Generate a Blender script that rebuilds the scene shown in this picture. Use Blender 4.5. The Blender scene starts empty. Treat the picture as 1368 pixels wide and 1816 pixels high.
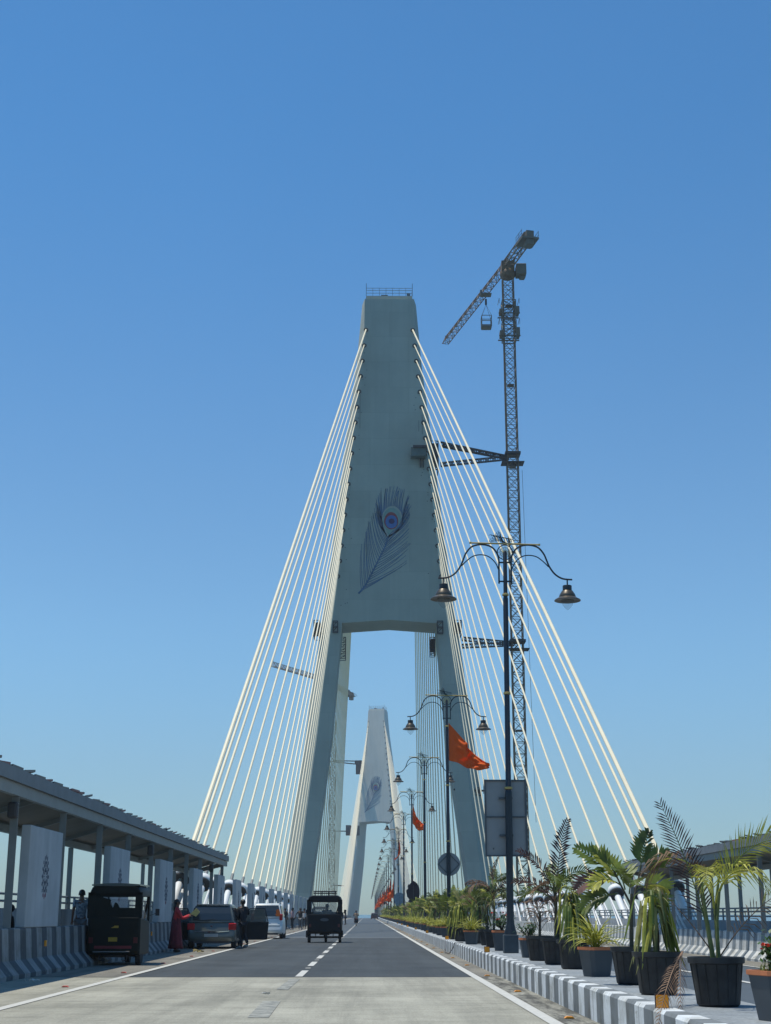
import bpy, math, random
from mathutils import Vector, Matrix
R = math.radians
scene = bpy.context.scene
col = scene.collection

# ------------------------------------------------------------------ camera
EYE = 1.22
PITCH, YAW, FPX = R(15.92), R(0.705), 2500.0      # focal length in pixels of the 1368x1816 photograph
cam_d = bpy.data.cameras.new("camera"); cam = bpy.data.objects.new("camera", cam_d); col.objects.link(cam)
cam_d.sensor_fit = 'VERTICAL'; cam_d.sensor_height = 36.0; cam_d.lens = FPX / 1816 * 36.0
cam_d.clip_start = 0.1; cam_d.clip_end = 60000
cam.location = (0, 0, EYE); cam.rotation_euler = (math.pi / 2 + PITCH, 0, -YAW)
scene.camera = cam

# ------------------------------------------------------------------ sky and sun
SUN = Vector((-0.27, 0.012, 1.0)).normalized()
world = bpy.data.worlds.new("World"); scene.world = world; world.use_nodes = True
wn = world.node_tree; bg = wn.nodes['Background']
sky = wn.nodes.new('ShaderNodeTexSky'); sky.sky_type = 'NISHITA'; sky.sun_disc = False
sky.sun_elevation = math.asin(SUN.z); sky.sun_rotation = math.atan2(SUN.x, SUN.y)
sky.altitude = 0; sky.air_density = 1.0; sky.dust_density = 0.3; sky.ozone_density = 3.0
tint = wn.nodes.new('ShaderNodeMix'); tint.data_type = 'RGBA'; tint.blend_type = 'MULTIPLY'; tint.inputs[0].default_value = 1.0; 
wc = wn.nodes.new('ShaderNodeTexCoord'); ws = wn.nodes.new('ShaderNodeSeparateXYZ'); wn.links.new(wc.outputs['Generated'], ws.inputs[0])
wr = wn.nodes.new('ShaderNodeValToRGB'); wn.links.new(ws.outputs[2], wr.inputs[0]); wr.color_ramp.interpolation = 'EASE'
wr.color_ramp.elements[0].position = 0.0; wr.color_ramp.elements[0].color = (0.54, 0.73, 0.86, 1); wr.color_ramp.elements[1].position = 0.55; wr.color_ramp.elements[1].color = (0.46, 0.98, 1.24, 1)
we = wr.color_ramp.elements.new(0.2); we.color = (0.70, 1.03, 1.16, 1)
wz = wn.nodes.new('ShaderNodeTexNoise'); wz.inputs['Scale'].default_value = 1.6; wz.inputs['Detail'].default_value = 3; wn.links.new(wc.outputs['Generated'], wz.inputs['Vector'])
wm = wn.nodes.new('ShaderNodeMath'); wm.operation = 'MULTIPLY_ADD'; wm.inputs[1].default_value = 0.18; wm.inputs[2].default_value = 0.97; wn.links.new(wz.outputs[0], wm.inputs[0])
wv = wn.nodes.new('ShaderNodeVectorMath'); wv.operation = 'SCALE'; wn.links.new(wr.outputs[0], wv.inputs[0]); wn.links.new(wm.outputs[0], wv.inputs['Scale']); wn.links.new(wv.outputs[0], tint.inputs[7])
wn.links.new(sky.outputs[0], tint.inputs[6]); wn.links.new(tint.outputs[2], bg.inputs['Color']); bg.inputs['Strength'].default_value = 0.11
sl = bpy.data.lights.new("sun", 'SUN'); so = bpy.data.objects.new("sun", sl); col.objects.link(so)
sl.energy = 4.3; sl.angle = R(0.5); sl.color = (1.0, 0.93, 0.80)
so.rotation_euler = SUN.to_track_quat('Z', 'Y').to_euler(); so.location = (0, 0, 200)
scene.view_settings.view_transform = 'Standard'; scene.view_settings.look = 'None'
scene.view_settings.exposure = 0.0; scene.view_settings.gamma = 1.0
scene.cycles.max_bounces = 6; scene.cycles.transparent_max_bounces = 12

# ------------------------------------------------------------------ helpers
FWD = Vector((math.sin(YAW) * math.cos(PITCH), math.cos(YAW) * math.cos(PITCH), math.sin(PITCH)))
RGT = Vector((math.cos(YAW), -math.sin(YAW), 0)); UPV = RGT.cross(FWD)
def at(px, py, Y):
    """point of the vertical plane y = Y that the photograph shows at (px, py)"""
    d = FWD * FPX + RGT * (px - 684) - UPV * (py - 908)
    return Vector((0, 0, EYE)) + d * (Y / d.y)
def zroad(y):
    return 0.0 if y < 400 else -1e-5 * (y - 400) ** 2
def zr(x):                       # the right carriageway falls away from the median
    return -0.037 * max(0.0, x - 3.8)

MATS = {}
def mat(name, c, rough=0.7, metal=0.0, var=0.12, scale=3.0, bump=0.0, bscale=40.0, spec=0.5, trans=0.0, coord='Object', stretch=(1, 1, 1), streak=0.0, c2=None):
    if name in MATS: return MATS[name]
    m = bpy.data.materials.new(name); m.use_nodes = True; nt = m.node_tree; b = nt.nodes['Principled BSDF']
    b.inputs['Roughness'].default_value = rough; b.inputs['Metallic'].default_value = metal
    b.inputs['Specular IOR Level'].default_value = spec
    tc = nt.nodes.new('ShaderNodeTexCoord'); mp = nt.nodes.new('ShaderNodeMapping'); mp.inputs['Scale'].default_value = stretch
    nt.links.new(tc.outputs[coord], mp.inputs[0])
    n = nt.nodes.new('ShaderNodeTexNoise'); n.inputs['Scale'].default_value = scale; n.inputs['Detail'].default_value = 6; n.inputs['Roughness'].default_value = 0.62
    nt.links.new(mp.outputs[0], n.inputs['Vector'])
    r = nt.nodes.new('ShaderNodeValToRGB'); nt.links.new(n.outputs[0], r.inputs[0])
    lo = [max(0, x * (1 - var)) for x in c]; hi = [min(1, x * (1 + var)) for x in (c2 or c)]
    r.color_ramp.elements[0].position = 0.3; r.color_ramp.elements[1].position = 0.7
    r.color_ramp.elements[0].color = (*lo, 1); r.color_ramp.elements[1].color = (*hi, 1)
    out = r.outputs[0]
    if streak > 0:
        mp2 = nt.nodes.new('ShaderNodeMapping'); mp2.inputs['Scale'].default_value = (1, 1, 0.06); nt.links.new(tc.outputs[coord], mp2.inputs[0])
        n2 = nt.nodes.new('ShaderNodeTexNoise'); n2.inputs['Scale'].default_value = 1.3; n2.inputs['Detail'].default_value = 5; nt.links.new(mp2.outputs[0], n2.inputs['Vector'])
        r2 = nt.nodes.new('ShaderNodeValToRGB'); r2.color_ramp.elements[0].position = 0.35; r2.color_ramp.elements[1].position = 0.6
        r2.color_ramp.elements[0].color = (1 - streak,) * 3 + (1,); r2.color_ramp.elements[1].color = (1, 1, 1, 1)
        nt.links.new(n2.outputs[0], r2.inputs[0])
        mx = nt.nodes.new('ShaderNodeMix'); mx.data_type = 'RGBA'; mx.blend_type = 'MULTIPLY'; mx.inputs[0].default_value = 1
        nt.links.new(out, mx.inputs[6]); nt.links.new(r2.outputs[0], mx.inputs[7]); out = mx.outputs[2]
    nt.links.new(out, b.inputs['Base Color'])
    if trans > 0:
        tr = nt.nodes.new('ShaderNodeBsdfTranslucent'); nt.links.new(out, tr.inputs[0])
        ms = nt.nodes.new('ShaderNodeMixShader'); ms.inputs[0].default_value = trans
        nt.links.new(b.outputs[0], ms.inputs[1]); nt.links.new(tr.outputs[0], ms.inputs[2])
        nt.links.new(ms.outputs[0], nt.nodes['Material Output'].inputs[0])
    if bump > 0:
        nb = nt.nodes.new('ShaderNodeTexNoise'); nb.inputs['Scale'].default_value = bscale; nb.inputs['Detail'].default_value = 4
        nt.links.new(mp.outputs[0], nb.inputs['Vector'])
        bp = nt.nodes.new('ShaderNodeBump'); bp.inputs['Strength'].default_value = bump; bp.inputs['Distance'].default_value = 0.01
        nt.links.new(nb.outputs[0], bp.inputs['Height']); nt.links.new(bp.outputs[0], b.inputs['Normal'])
    MATS[name] = m; return m

def stripes(name, c1, c2, period=0.98, phase=0.0, rough=0.75):
    """painted stripes across the run of a barrier or kerb, with scuffs"""
    m = bpy.data.materials.new(name); m.use_nodes = True; nt = m.node_tree; b = nt.nodes['Principled BSDF']; b.inputs['Roughness'].default_value = rough
    L = nt.links.new; N = nt.nodes.new
    tc = N('ShaderNodeTexCoord'); sp = N('ShaderNodeSeparateXYZ'); L(tc.outputs['Object'], sp.inputs[0])
    nz = N('ShaderNodeTexNoise'); nz.inputs['Scale'].default_value = 6; nz.inputs['Detail'].default_value = 5; L(tc.outputs['Object'], nz.inputs['Vector'])
    j = N('ShaderNodeMath'); j.operation = 'MULTIPLY_ADD'; j.inputs[1].default_value = 0.05; L(nz.outputs[0], j.inputs[0]); L(sp.outputs[1], j.inputs[2])
    d = N('ShaderNodeMath'); d.operation = 'MULTIPLY_ADD'; d.inputs[1].default_value = 1 / period; d.inputs[2].default_value = phase; L(j.outputs[0], d.inputs[0])
    fr = N('ShaderNodeMath'); fr.operation = 'FRACT'; L(d.outputs[0], fr.inputs[0])
    g = N('ShaderNodeMath'); g.operation = 'GREATER_THAN'; g.inputs[1].default_value = 0.5; L(fr.outputs[0], g.inputs[0])
    mx = N('ShaderNodeMix'); mx.data_type = 'RGBA'; L(g.outputs[0], mx.inputs[0]); mx.inputs[6].default_value = (*c1, 1); mx.inputs[7].default_value = (*c2, 1)
    n2 = N('ShaderNodeTexNoise'); n2.inputs['Scale'].default_value = 2.2; n2.inputs['Detail'].default_value = 8; n2.inputs['Roughness'].default_value = 0.7; L(tc.outputs['Object'], n2.inputs['Vector'])
    rp = N('ShaderNodeValToRGB'); rp.color_ramp.elements[0].position = 0.34; rp.color_ramp.elements[0].color = (0.62, 0.6, 0.55, 1); rp.color_ramp.elements[1].position = 0.56; rp.color_ramp.elements[1].color = (1, 1, 1, 1); L(n2.outputs[0], rp.inputs[0])
    n3 = N('ShaderNodeTexNoise'); n3.inputs['Scale'].default_value = 9; n3.inputs['Detail'].default_value = 6; n3.inputs['Roughness'].default_value = 0.75; L(tc.outputs['Object'], n3.inputs['Vector'])
    r3 = N('ShaderNodeValToRGB'); r3.color_ramp.elements[0].position = 0.63; r3.color_ramp.elements[0].color = (0, 0, 0, 1); r3.color_ramp.elements[1].position = 0.66; r3.color_ramp.elements[1].color = (1, 1, 1, 1); L(n3.outputs[0], r3.inputs[0])
    m3 = N('ShaderNodeMix'); m3.data_type = 'RGBA'; L(r3.outputs[0], m3.inputs[0]); L(mx.outputs[2], m3.inputs[6]); m3.inputs[7].default_value = (0.24, 0.23, 0.20, 1); mx = m3
    m2 = N('ShaderNodeMix'); m2.data_type = 'RGBA'; m2.blend_type = 'MULTIPLY'; m2.inputs[0].default_value = 1; L(mx.outputs[2], m2.inputs[6]); L(rp.outputs[0], m2.inputs[7])
    d2 = N('ShaderNodeMath'); d2.operation = 'MULTIPLY'; d2.inputs[1].default_value = 1 / 2.94; L(sp.outputs[1], d2.inputs[0])
    f2 = N('ShaderNodeMath'); f2.operation = 'FRACT'; L(d2.outputs[0], f2.inputs[0]); g2 = N('ShaderNodeMath'); g2.operation = 'LESS_THAN'; g2.inputs[1].default_value = 0.006; L(f2.outputs[0], g2.inputs[0])
    m4 = N('ShaderNodeMix'); m4.data_type = 'RGBA'; L(g2.outputs[0], m4.inputs[0]); L(m2.outputs[2], m4.inputs[6]); m4.inputs[7].default_value = (0.05, 0.05, 0.048, 1)
    L(m4.outputs[2], b.inputs['Base Color']); MATS[name] = m; return m

def glass(name, c=(0.02, 0.025, 0.03), rough=0.05, alpha=1.0):
    m = bpy.data.materials.new(name); m.use_nodes = True; b = m.node_tree.nodes['Principled BSDF']
    b.inputs['Base Color'].default_value = (*c, 1); b.inputs['Roughness'].default_value = rough; b.inputs['Specular IOR Level'].default_value = 0.8
    b.inputs['Alpha'].default_value = alpha; MATS[name] = m; return m

class MB:
    def __init__(s): s.v = []; s.f = []; s.m = []
    def add(s, vs, fs, mi=0):
        o = len(s.v); s.v += [Vector(v) for v in vs]; s.f += [[i + o for i in f] for f in fs]; s.m += [mi] * len(fs); return s
    def box(s, c, d, mi=0, rot=None):
        c = Vector(c); hx, hy, hz = d[0] / 2, d[1] / 2, d[2] / 2
        vs = [Vector((x * hx, y * hy, z * hz)) for x in (-1, 1) for y in (-1, 1) for z in (-1, 1)]
        if rot is not None: vs = [rot @ v for v in vs]
        return s.add([c + v for v in vs], [(0, 1, 3, 2), (4, 6, 7, 5), (0, 4, 5, 1), (2, 3, 7, 6), (0, 2, 6, 4), (1, 5, 7, 3)], mi)
    def bb(s, x0, x1, y0, y1, z0, z1, mi=0): return s.box(((x0 + x1) / 2, (y0 + y1) / 2, (z0 + z1) / 2), (x1 - x0, y1 - y0, z1 - z0), mi)
    def tube(s, pts, r, n=6, mi=0, caps=True, flat=1.0):
        pts = [Vector(p) for p in pts]; k = len(pts); rr = r if isinstance(r, (list, tuple)) else [r] * k
        rings = []; prev = None
        for i, p in enumerate(pts):
            t = (pts[min(i + 1, k - 1)] - pts[max(i - 1, 0)]).normalized()
            if prev is None:
                ref = Vector((0, 0, 1)) if abs(t.z) < 0.9 else Vector((1, 0, 0)); u = t.cross(ref).normalized()
            else:
                u = (prev - t * prev.dot(t)).normalized()
            prev = u; w = t.cross(u)
            rings.append([p + (u * math.cos(2 * math.pi * (j + .5) / n) + w * math.sin(2 * math.pi * (j + .5) / n) * flat) * rr[i] for j in range(n)])
        vs = [v for g in rings for v in g]; fs = []
        for i in range(k - 1):
            for j in range(n): fs.append((i * n + j, i * n + (j + 1) % n, (i + 1) * n + (j + 1) % n, (i + 1) * n + j))
        if caps: fs.append(tuple(range(n))[::-1]); fs.append(tuple((k - 1) * n + j for j in range(n)))
        return s.add(vs, fs, mi)
    def lathe(s, prof, n=16, c=(0, 0, 0), mi=0, M=None):
        vs = []; fs = []; c = Vector(c)
        for r, z in prof:
            for j in range(n):
                v = Vector((r * math.cos(2 * math.pi * j / n), r * math.sin(2 * math.pi * j / n), z))
                if M is not None: v = M @ v
                vs.append(c + v)
        for i in range(len(prof) - 1):
            for j in range(n): fs.append((i * n + j, i * n + (j + 1) % n, (i + 1) * n + (j + 1) % n, (i + 1) * n + j))
        fs.append(tuple(range(n))[::-1]); fs.append(tuple((len(prof) - 1) * n + j for j in range(n)))
        return s.add(vs, fs, mi)
    def prism(s, poly, axis, a, b, mi=0):
        def p3(p, t): return {'x': (t, p[0], p[1]), 'y': (p[0], t, p[1]), 'z': (p[0], p[1], t)}[axis]
        n = len(poly); vs = [p3(p, a) for p in poly] + [p3(p, b) for p in poly]
        return s.add(vs, [tuple(range(n)), tuple(range(2 * n - 1, n - 1, -1))] + [(i, i + n, (i + 1) % n + n, (i + 1) % n) for i in range(n)], mi)
    def loft(s, rings, mi=0, caps=True, closed=True):
        n = len(rings[0]); vs = [v for g in rings for v in g]; fs = []
        for i in range(len(rings) - 1):
            for j in range(n if closed else n - 1): fs.append((i * n + j, i * n + (j + 1) % n, (i + 1) * n + (j + 1) % n, (i + 1) * n + j))
        if caps: fs.append(tuple(range(n))[::-1]); fs.append(tuple((len(rings) - 1) * n + j for j in range(n)))
        return s.add(vs, fs, mi)
    def torus(s, c, R_, r, n=24, k=8, mi=0, M=None):
        vs = []; fs = []; c = Vector(c)
        for i in range(n):
            a = 2 * math.pi * i / n
            for j in range(k):
                b = 2 * math.pi * j / k; v = Vector(((R_ + r * math.cos(b)) * math.cos(a), (R_ + r * math.cos(b)) * math.sin(a), r * math.sin(b)))
                if M is not None: v = M @ v
                vs.append(c + v)
        for i in range(n):
            for j in range(k): fs.append((i * k + j, ((i + 1) % n) * k + j, ((i + 1) % n) * k + (j + 1) % k, i * k + (j + 1) % k))
        return s.add(vs, fs, mi)
    def ell(s, c, r, n=12, k=8, mi=0):
        c = Vector(c); prof = []; vs = []; fs = []
        for i in range(k + 1):
            t = -math.pi / 2 + math.pi * i / k
            for j in range(n): vs.append(c + Vector((r[0] * math.cos(t) * math.cos(2 * math.pi * j / n), r[1] * math.cos(t) * math.sin(2 * math.pi * j / n), r[2] * math.sin(t))))
        for i in range(k):
            for j in range(n): fs.append((i * n + j, i * n + (j + 1) % n, (i + 1) * n + (j + 1) % n, (i + 1) * n + j))
        return s.add(vs, fs, mi)
    def mesh(s, name, mats, smooth=False):
        me = bpy.data.meshes.new(name); me.from_pydata([tuple(v) for v in s.v], [], s.f)
        if not isinstance(mats, (list, tuple)): mats = [mats]
        for m in mats: me.materials.append(m)
        me.polygons.foreach_set('material_index', s.m); me.update()
        if smooth:
            me.polygons.foreach_set('use_smooth', [True] * len(me.polygons)); me.set_sharp_from_angle(angle=R(smooth if smooth is not True else 40))
        return me
    def build(s, name, mats, parent=None, smooth=False, loc=None, bevel=0):
        o = bpy.data.objects.new(name, s.mesh(name, mats, smooth)); col.objects.link(o)
        if parent: o.parent = parent
        if loc is not None: o.location = loc
        if bevel:
            b = o.modifiers.new('bevel', 'BEVEL'); b.width = bevel; b.segments = 2; b.limit_method = 'ANGLE'; b.angle_limit = R(50)
        return o

def tag(o, label=None, cat=None, group=None, kind=None):
    if label: o['label'] = label
    if cat: o['category'] = cat
    if group: o['group'] = group
    if kind: o['kind'] = kind
    return o
def thing(name, label, cat, loc=(0, 0, 0), rz=0, group=None):
    o = bpy.data.objects.new(name, None); col.objects.link(o); o.location = loc; o.rotation_euler = (0, 0, rz); o.empty_display_size = 0.3
    return tag(o, label, cat, group)
def dup(root, loc=None, rz=None, label=None, group=None, scale=None, skip=()):
    r = root.copy(); col.objects.link(r)
    if loc is not None: r.location = loc
    if rz is not None: r.rotation_euler = (0, 0, rz)
    if label: r['label'] = label
    if group: r['group'] = group
    if scale is not None: r.scale = (scale,) * 3 if not isinstance(scale, tuple) else scale
    for ch in list(root.children):
        if any(ch.name.startswith(k) for k in skip): continue
        c = ch.copy(); col.objects.link(c); c.parent = r
        for g in list(ch.children):
            d = g.copy(); col.objects.link(d); d.parent = c
    return r
ORD = 'first second third fourth fifth sixth seventh eighth ninth tenth eleventh twelfth thirteenth fourteenth fifteenth sixteenth seventeenth eighteenth nineteenth twentieth'.split()
def ordw(i):
    if i < 20: return ORD[i]
    t = {2: 'twenty', 3: 'thirty', 4: 'forty', 5: 'fifty'}[(i + 1) // 10]
    u = (i + 1) % 10
    return (t + '-' + ORD[u - 1]) if u else {20: 'twentieth', 30: 'thirtieth', 40: 'fortieth', 50: 'fiftieth'}[i + 1]

def lattice(mb, A, B, w, h, bays, rc=0.05, rb=0.03, up=Vector((0, 0, 1)), tri=False, mi=0):
    A = Vector(A); B = Vector(B); t = (B - A).normalized(); s_ = t.cross(up).normalized(); u = s_.cross(t)
    cs = [s_ * -w / 2, s_ * w / 2, u * h] if tri else [s_ * -w / 2 - u * h / 2, s_ * w / 2 - u * h / 2, s_ * w / 2 + u * h / 2, s_ * -w / 2 + u * h / 2]
    for c in cs: mb.tube([A + c, B + c], rc, 4, mi)
    n = len(cs); L = (B - A).length / bays
    for i in range(bays):
        p, q = A + t * (L * i), A + t * (L * (i + 1))
        for j in range(n):
            c, d = cs[j], cs[(j + 1) % n]
            mb.tube([p + c, p + d], rb, 3, mi, False)
            if i % 2: mb.tube([p + c, q + d], rb, 3, mi, False)
            else: mb.tube([p + d, q + c], rb, 3, mi, False)
    for j in range(n): mb.tube([B + cs[j], B + cs[(j + 1) % n]], rb, 3, mi, False)

random.seed(7)
# ------------------------------------------------------------------ materials
WHITE = mat('white_paint', (0.72, 0.73, 0.72), 0.55, var=0.06, scale=1.5)
PANELW = mat('panel_plaster', (0.44, 0.455, 0.46), 0.8, var=0.12, scale=1.2, bump=0.15, bscale=25, streak=0.2)
CONC = mat('pylon_concrete', (0.39, 0.40, 0.34), 0.85, var=0.12, scale=0.12, bump=0.1, bscale=3, streak=0.05)
def concrete_shaft():
    m = CONC; nt = m.node_tree; b = nt.nodes['Principled BSDF']; src = b.inputs['Base Color'].links[0].from_socket; N = nt.nodes.new; L = nt.links.new
    tc = N('ShaderNodeTexCoord'); sp = N('ShaderNodeSeparateXYZ'); cb = N('ShaderNodeCombineXYZ'); L(tc.outputs['Object'], sp.inputs[0]); L(sp.outputs[0], cb.inputs[0]); L(sp.outputs[2], cb.inputs[1])
    br = N('ShaderNodeTexBrick'); br.inputs['Scale'].default_value = 1.0; br.inputs['Brick Width'].default_value = 5.5; br.inputs['Row Height'].default_value = 3.9; br.inputs['Mortar Size'].default_value = 0.03
    br.inputs['Color1'].default_value = (1, 1, 1, 1); br.inputs['Color2'].default_value = (0.90, 0.905, 0.91, 1); br.inputs['Mortar'].default_value = (0.86, 0.86, 0.86, 1); L(cb.outputs[0], br.inputs['Vector'])
    mx = N('ShaderNodeMix'); mx.data_type = 'RGBA'; mx.blend_type = 'MULTIPLY'; mx.inputs[0].default_value = 1; L(src, mx.inputs[6]); L(br.outputs[0], mx.inputs[7]); L(mx.outputs[2], b.inputs['Base Color'])
CABLE = mat('cable_sheath', (0.78, 0.70, 0.50), 0.5, var=0.05, scale=0.5)
STEELG = mat('shelter_steel', (0.21, 0.215, 0.205), 0.55, var=0.10, scale=2)
STEELD = mat('roof_edge_steel', (0.15, 0.165, 0.18), 0.6, var=0.15, scale=2)
UNDER = mat('corrugated_sheet', (0.19, 0.175, 0.145), 0.6, var=0.1, scale=1)
SOLAR = mat('roof_panel_dark', (0.06, 0.06, 0.065), 0.45, var=0.3, scale=3)
SOLARR = mat('roof_panel_reddish', (0.22, 0.09, 0.08), 0.6, var=0.3, scale=3)
RAILM = mat('rail_steel', (0.14, 0.17, 0.19), 0.5, var=0.1)
PARA = mat('parapet_concrete', (0.36, 0.38, 0.39), 0.85, var=0.12, scale=1.5, streak=0.25)
BLACKM = mat('lamp_black_paint', (0.012, 0.016, 0.022), 0.38, var=0.2, scale=3)
GOLD = mat('gold_paint', (0.52, 0.36, 0.12), 0.4, 0.4, var=0.15)
BRONZE = mat('lamp_shade_bronze', (0.10, 0.085, 0.065), 0.38, 0.5, var=0.2, scale=8)
TEAL = mat('feather_ornament_teal', (0.02, 0.05, 0.06), 0.4, 0.3, var=0.4, scale=12)
CRANE = mat('crane_yellow_brown', (0.17, 0.10, 0.05), 0.65, var=0.3, scale=0.8)
CRANEG = mat('crane_grey', (0.15, 0.125, 0.09), 0.6, var=0.2, scale=0.8)
DARKS = mat('dark_scaffold_steel', (0.05, 0.045, 0.045), 0.7, var=0.3, scale=1)
PLATG = mat('platform_green_grey', (0.10, 0.13, 0.12), 0.7, var=0.2, scale=1)
FLAG = mat('saffron_cloth', (1.0, 0.17, 0.02), 0.75, var=0.10, scale=3, trans=0.35)
SIGNB = mat('sign_back_grey', (0.30, 0.29, 0.28), 0.55, 0.2, var=0.08, scale=2)
SIGNF = mat('sign_frame', (0.10, 0.105, 0.11), 0.5, 0.3, var=0.1)
POTB = mat('black_plastic_pot', (0.006, 0.008, 0.011), 0.5, var=0.4, scale=4, c2=(0.026, 0.028, 0.030), spec=0.4)
POTG = mat('grey_planter', (0.055, 0.067, 0.078), 0.6, var=0.12, scale=5)
TERRA = mat('terracotta_rim', (0.50, 0.17, 0.07), 0.75, var=0.15, scale=8)
SOIL = mat('soil', (0.07, 0.05, 0.035), 0.95, var=0.3, scale=15)
LG = mat('palm_leaf_green', (0.028, 0.062, 0.012), 0.5, var=0.55, scale=2.5, trans=0.22, c2=(0.13, 0.17, 0.025))
LD = mat('palm_leaf_dry', (0.075, 0.045, 0.032), 0.75, var=0.45, scale=3, trans=0.2, c2=(0.24, 0.15, 0.09))
LP = mat('palm_leaf_purplish', (0.045, 0.028, 0.03), 0.8, var=0.45, scale=3, trans=0.15, c2=(0.11, 0.055, 0.05))
LY = mat('leaf_yellow_green', (0.15, 0.21, 0.02), 0.5, var=0.4, scale=5, trans=0.28, c2=(0.46, 0.44, 0.07))
LW = mat('wilted_leaf', (0.055, 0.085, 0.02), 0.6, var=0.5, scale=3, trans=0.2, c2=(0.30, 0.29, 0.10))
LS = mat('shrub_leaf', (0.02, 0.055, 0.015), 0.5, var=0.5, scale=6, trans=0.2, c2=(0.05, 0.12, 0.03))
STEM = mat('plant_stem', (0.07, 0.06, 0.035), 0.8, var=0.3, scale=8)
STEMG = mat('plant_stem_green', (0.10, 0.13, 0.04), 0.7, var=0.3, scale=8)
FLW = mat('red_flower', (0.7, 0.06, 0.03), 0.6, var=0.2, scale=8)
ORANGE = mat('orange_reflector', (0.90, 0.33, 0.01), 0.35, var=0.05)
REDST = mat('red_road_stud', (0.65, 0.10, 0.06), 0.5, var=0.2)
TYRE = mat('tyre_rubber', (0.02, 0.02, 0.021), 0.85, var=0.2)
METAL = mat('bright_metal', (0.62, 0.63, 0.64), 0.2, 0.9, var=0.05)
GL = glass('dark_glass')
GLC = glass('clear_glass', (0.3, 0.34, 0.36), 0.05, 0.16)
REDL = mat('tail_light_red', (0.45, 0.012, 0.015), 0.2, var=0.1)
STR_L = stripes('barrier_stripes_shaded', (0.25, 0.26, 0.26), (0.065, 0.075, 0.085), 0.98, 0.1)  # left barrier's paint darkened: its shade is put into the stripe colours
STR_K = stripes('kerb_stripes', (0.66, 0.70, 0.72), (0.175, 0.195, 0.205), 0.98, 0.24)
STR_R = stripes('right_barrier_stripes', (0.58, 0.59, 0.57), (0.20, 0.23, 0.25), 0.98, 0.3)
concrete_shaft()
# ------------------------------------------------------------------ road surfaces
def roadmat(name, c, c2, fine, streaks=None, rough=0.85, crack=False):
    m = bpy.data.materials.new(name); m.use_nodes = True; nt = m.node_tree; b = nt.nodes['Principled BSDF']; L = nt.links.new; N = nt.nodes.new
    tc = N('ShaderNodeTexCoord'); n1 = N('ShaderNodeTexNoise'); n1.inputs['Scale'].default_value = 0.35; n1.inputs['Detail'].default_value = 9; n1.inputs['Roughness'].default_value = 0.65
    L(tc.outputs['Object'], n1.inputs['Vector'])
    r = N('ShaderNodeValToRGB'); r.color_ramp.elements[0].position = 0.33; r.color_ramp.elements[1].position = 0.68
    r.color_ramp.elements[0].color = (*c, 1); r.color_ramp.elements[1].color = (*c2, 1); L(n1.outputs[0], r.inputs[0]); out = r.outputs[0]
    def mul(o, fac, lo, hi, p0, p1):
        rr = N('ShaderNodeValToRGB'); rr.color_ramp.elements[0].position = p0; rr.color_ramp.elements[1].position = p1
        rr.color_ramp.elements[0].color = (lo, lo, lo, 1); rr.color_ramp.elements[1].color = (hi, hi, hi, 1); L(fac, rr.inputs[0])
        mx = N('ShaderNodeMix'); mx.data_type = 'RGBA'; mx.blend_type = 'MULTIPLY'; mx.inputs[0].default_value = 1; L(o, mx.inputs[6]); L(rr.outputs[0], mx.inputs[7]); return mx.outputs[2]
    nf = N('ShaderNodeTexNoise'); nf.inputs['Scale'].default_value = fine; nf.inputs['Detail'].default_value = 3; L(tc.outputs['Object'], nf.inputs['Vector'])
    out = mul(out, nf.outputs[0], 0.72, 1.18, 0.3, 0.7)
    if streaks:
        for sc, lo, p0 in streaks:
            mp = N('ShaderNodeMapping'); mp.inputs['Scale'].default_value = sc; L(tc.outputs['Object'], mp.inputs[0])
            ns = N('ShaderNodeTexNoise'); ns.inputs['Scale'].default_value = 1; ns.inputs['Detail'].default_value = 6; ns.inputs['Roughness'].default_value = 0.7; L(mp.outputs[0], ns.inputs['Vector'])
            out = mul(out, ns.outputs[0], lo, 1.0, p0, p0 + 0.14)
    L(out, b.inputs['Base Color']); b.inputs['Roughness'].default_value = rough
    bp = N('ShaderNodeBump'); bp.inputs['Strength'].default_value = 0.35; bp.inputs['Distance'].default_value = 0.01; L(nf.outputs[0], bp.inputs['Height']); L(bp.outputs[0], b.inputs['Normal'])
    return m
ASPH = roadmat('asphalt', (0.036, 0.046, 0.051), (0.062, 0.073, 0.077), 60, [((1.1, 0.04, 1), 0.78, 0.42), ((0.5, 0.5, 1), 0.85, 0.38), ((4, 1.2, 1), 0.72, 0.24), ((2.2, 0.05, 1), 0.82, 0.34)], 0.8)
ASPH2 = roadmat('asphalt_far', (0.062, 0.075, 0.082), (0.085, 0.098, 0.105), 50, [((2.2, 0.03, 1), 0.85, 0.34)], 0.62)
CPAV = roadmat('concrete_pavement', (0.27, 0.265, 0.215), (0.43, 0.42, 0.345), 45, [((3.5, 1.6, 1), 0.70, 0.24), ((1.1, 0.05, 1), 0.80, 0.40), ((14, 5, 1), 0.75, 0.28), ((0.5, 9, 1), 0.80, 0.36), ((0.9, 2.2, 1), 0.80, 0.33), ((3.0, 0.25, 1), 0.88, 0.34)], 0.9)
SHOUL = roadmat('dusty_shoulder', (0.15, 0.145, 0.125), (0.25, 0.235, 0.195), 30, [((2.5, 0.3, 1), 0.75, 0.38)], 0.9)
MEDT = roadmat('median_paint', (0.21, 0.235, 0.25), (0.30, 0.33, 0.345), 25, [((1.5, 1.5, 1), 0.75, 0.36)], 0.8)
LINE = mat('road_marking', (0.52, 0.52, 0.48), 0.7, var=0.12, scale=9, bump=0.2, streak=0.0)
WORN = mat('worn_marking', (0.19, 0.21, 0.205), 0.85, var=0.5, scale=5, c2=(0.27, 0.27, 0.235))

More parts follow.
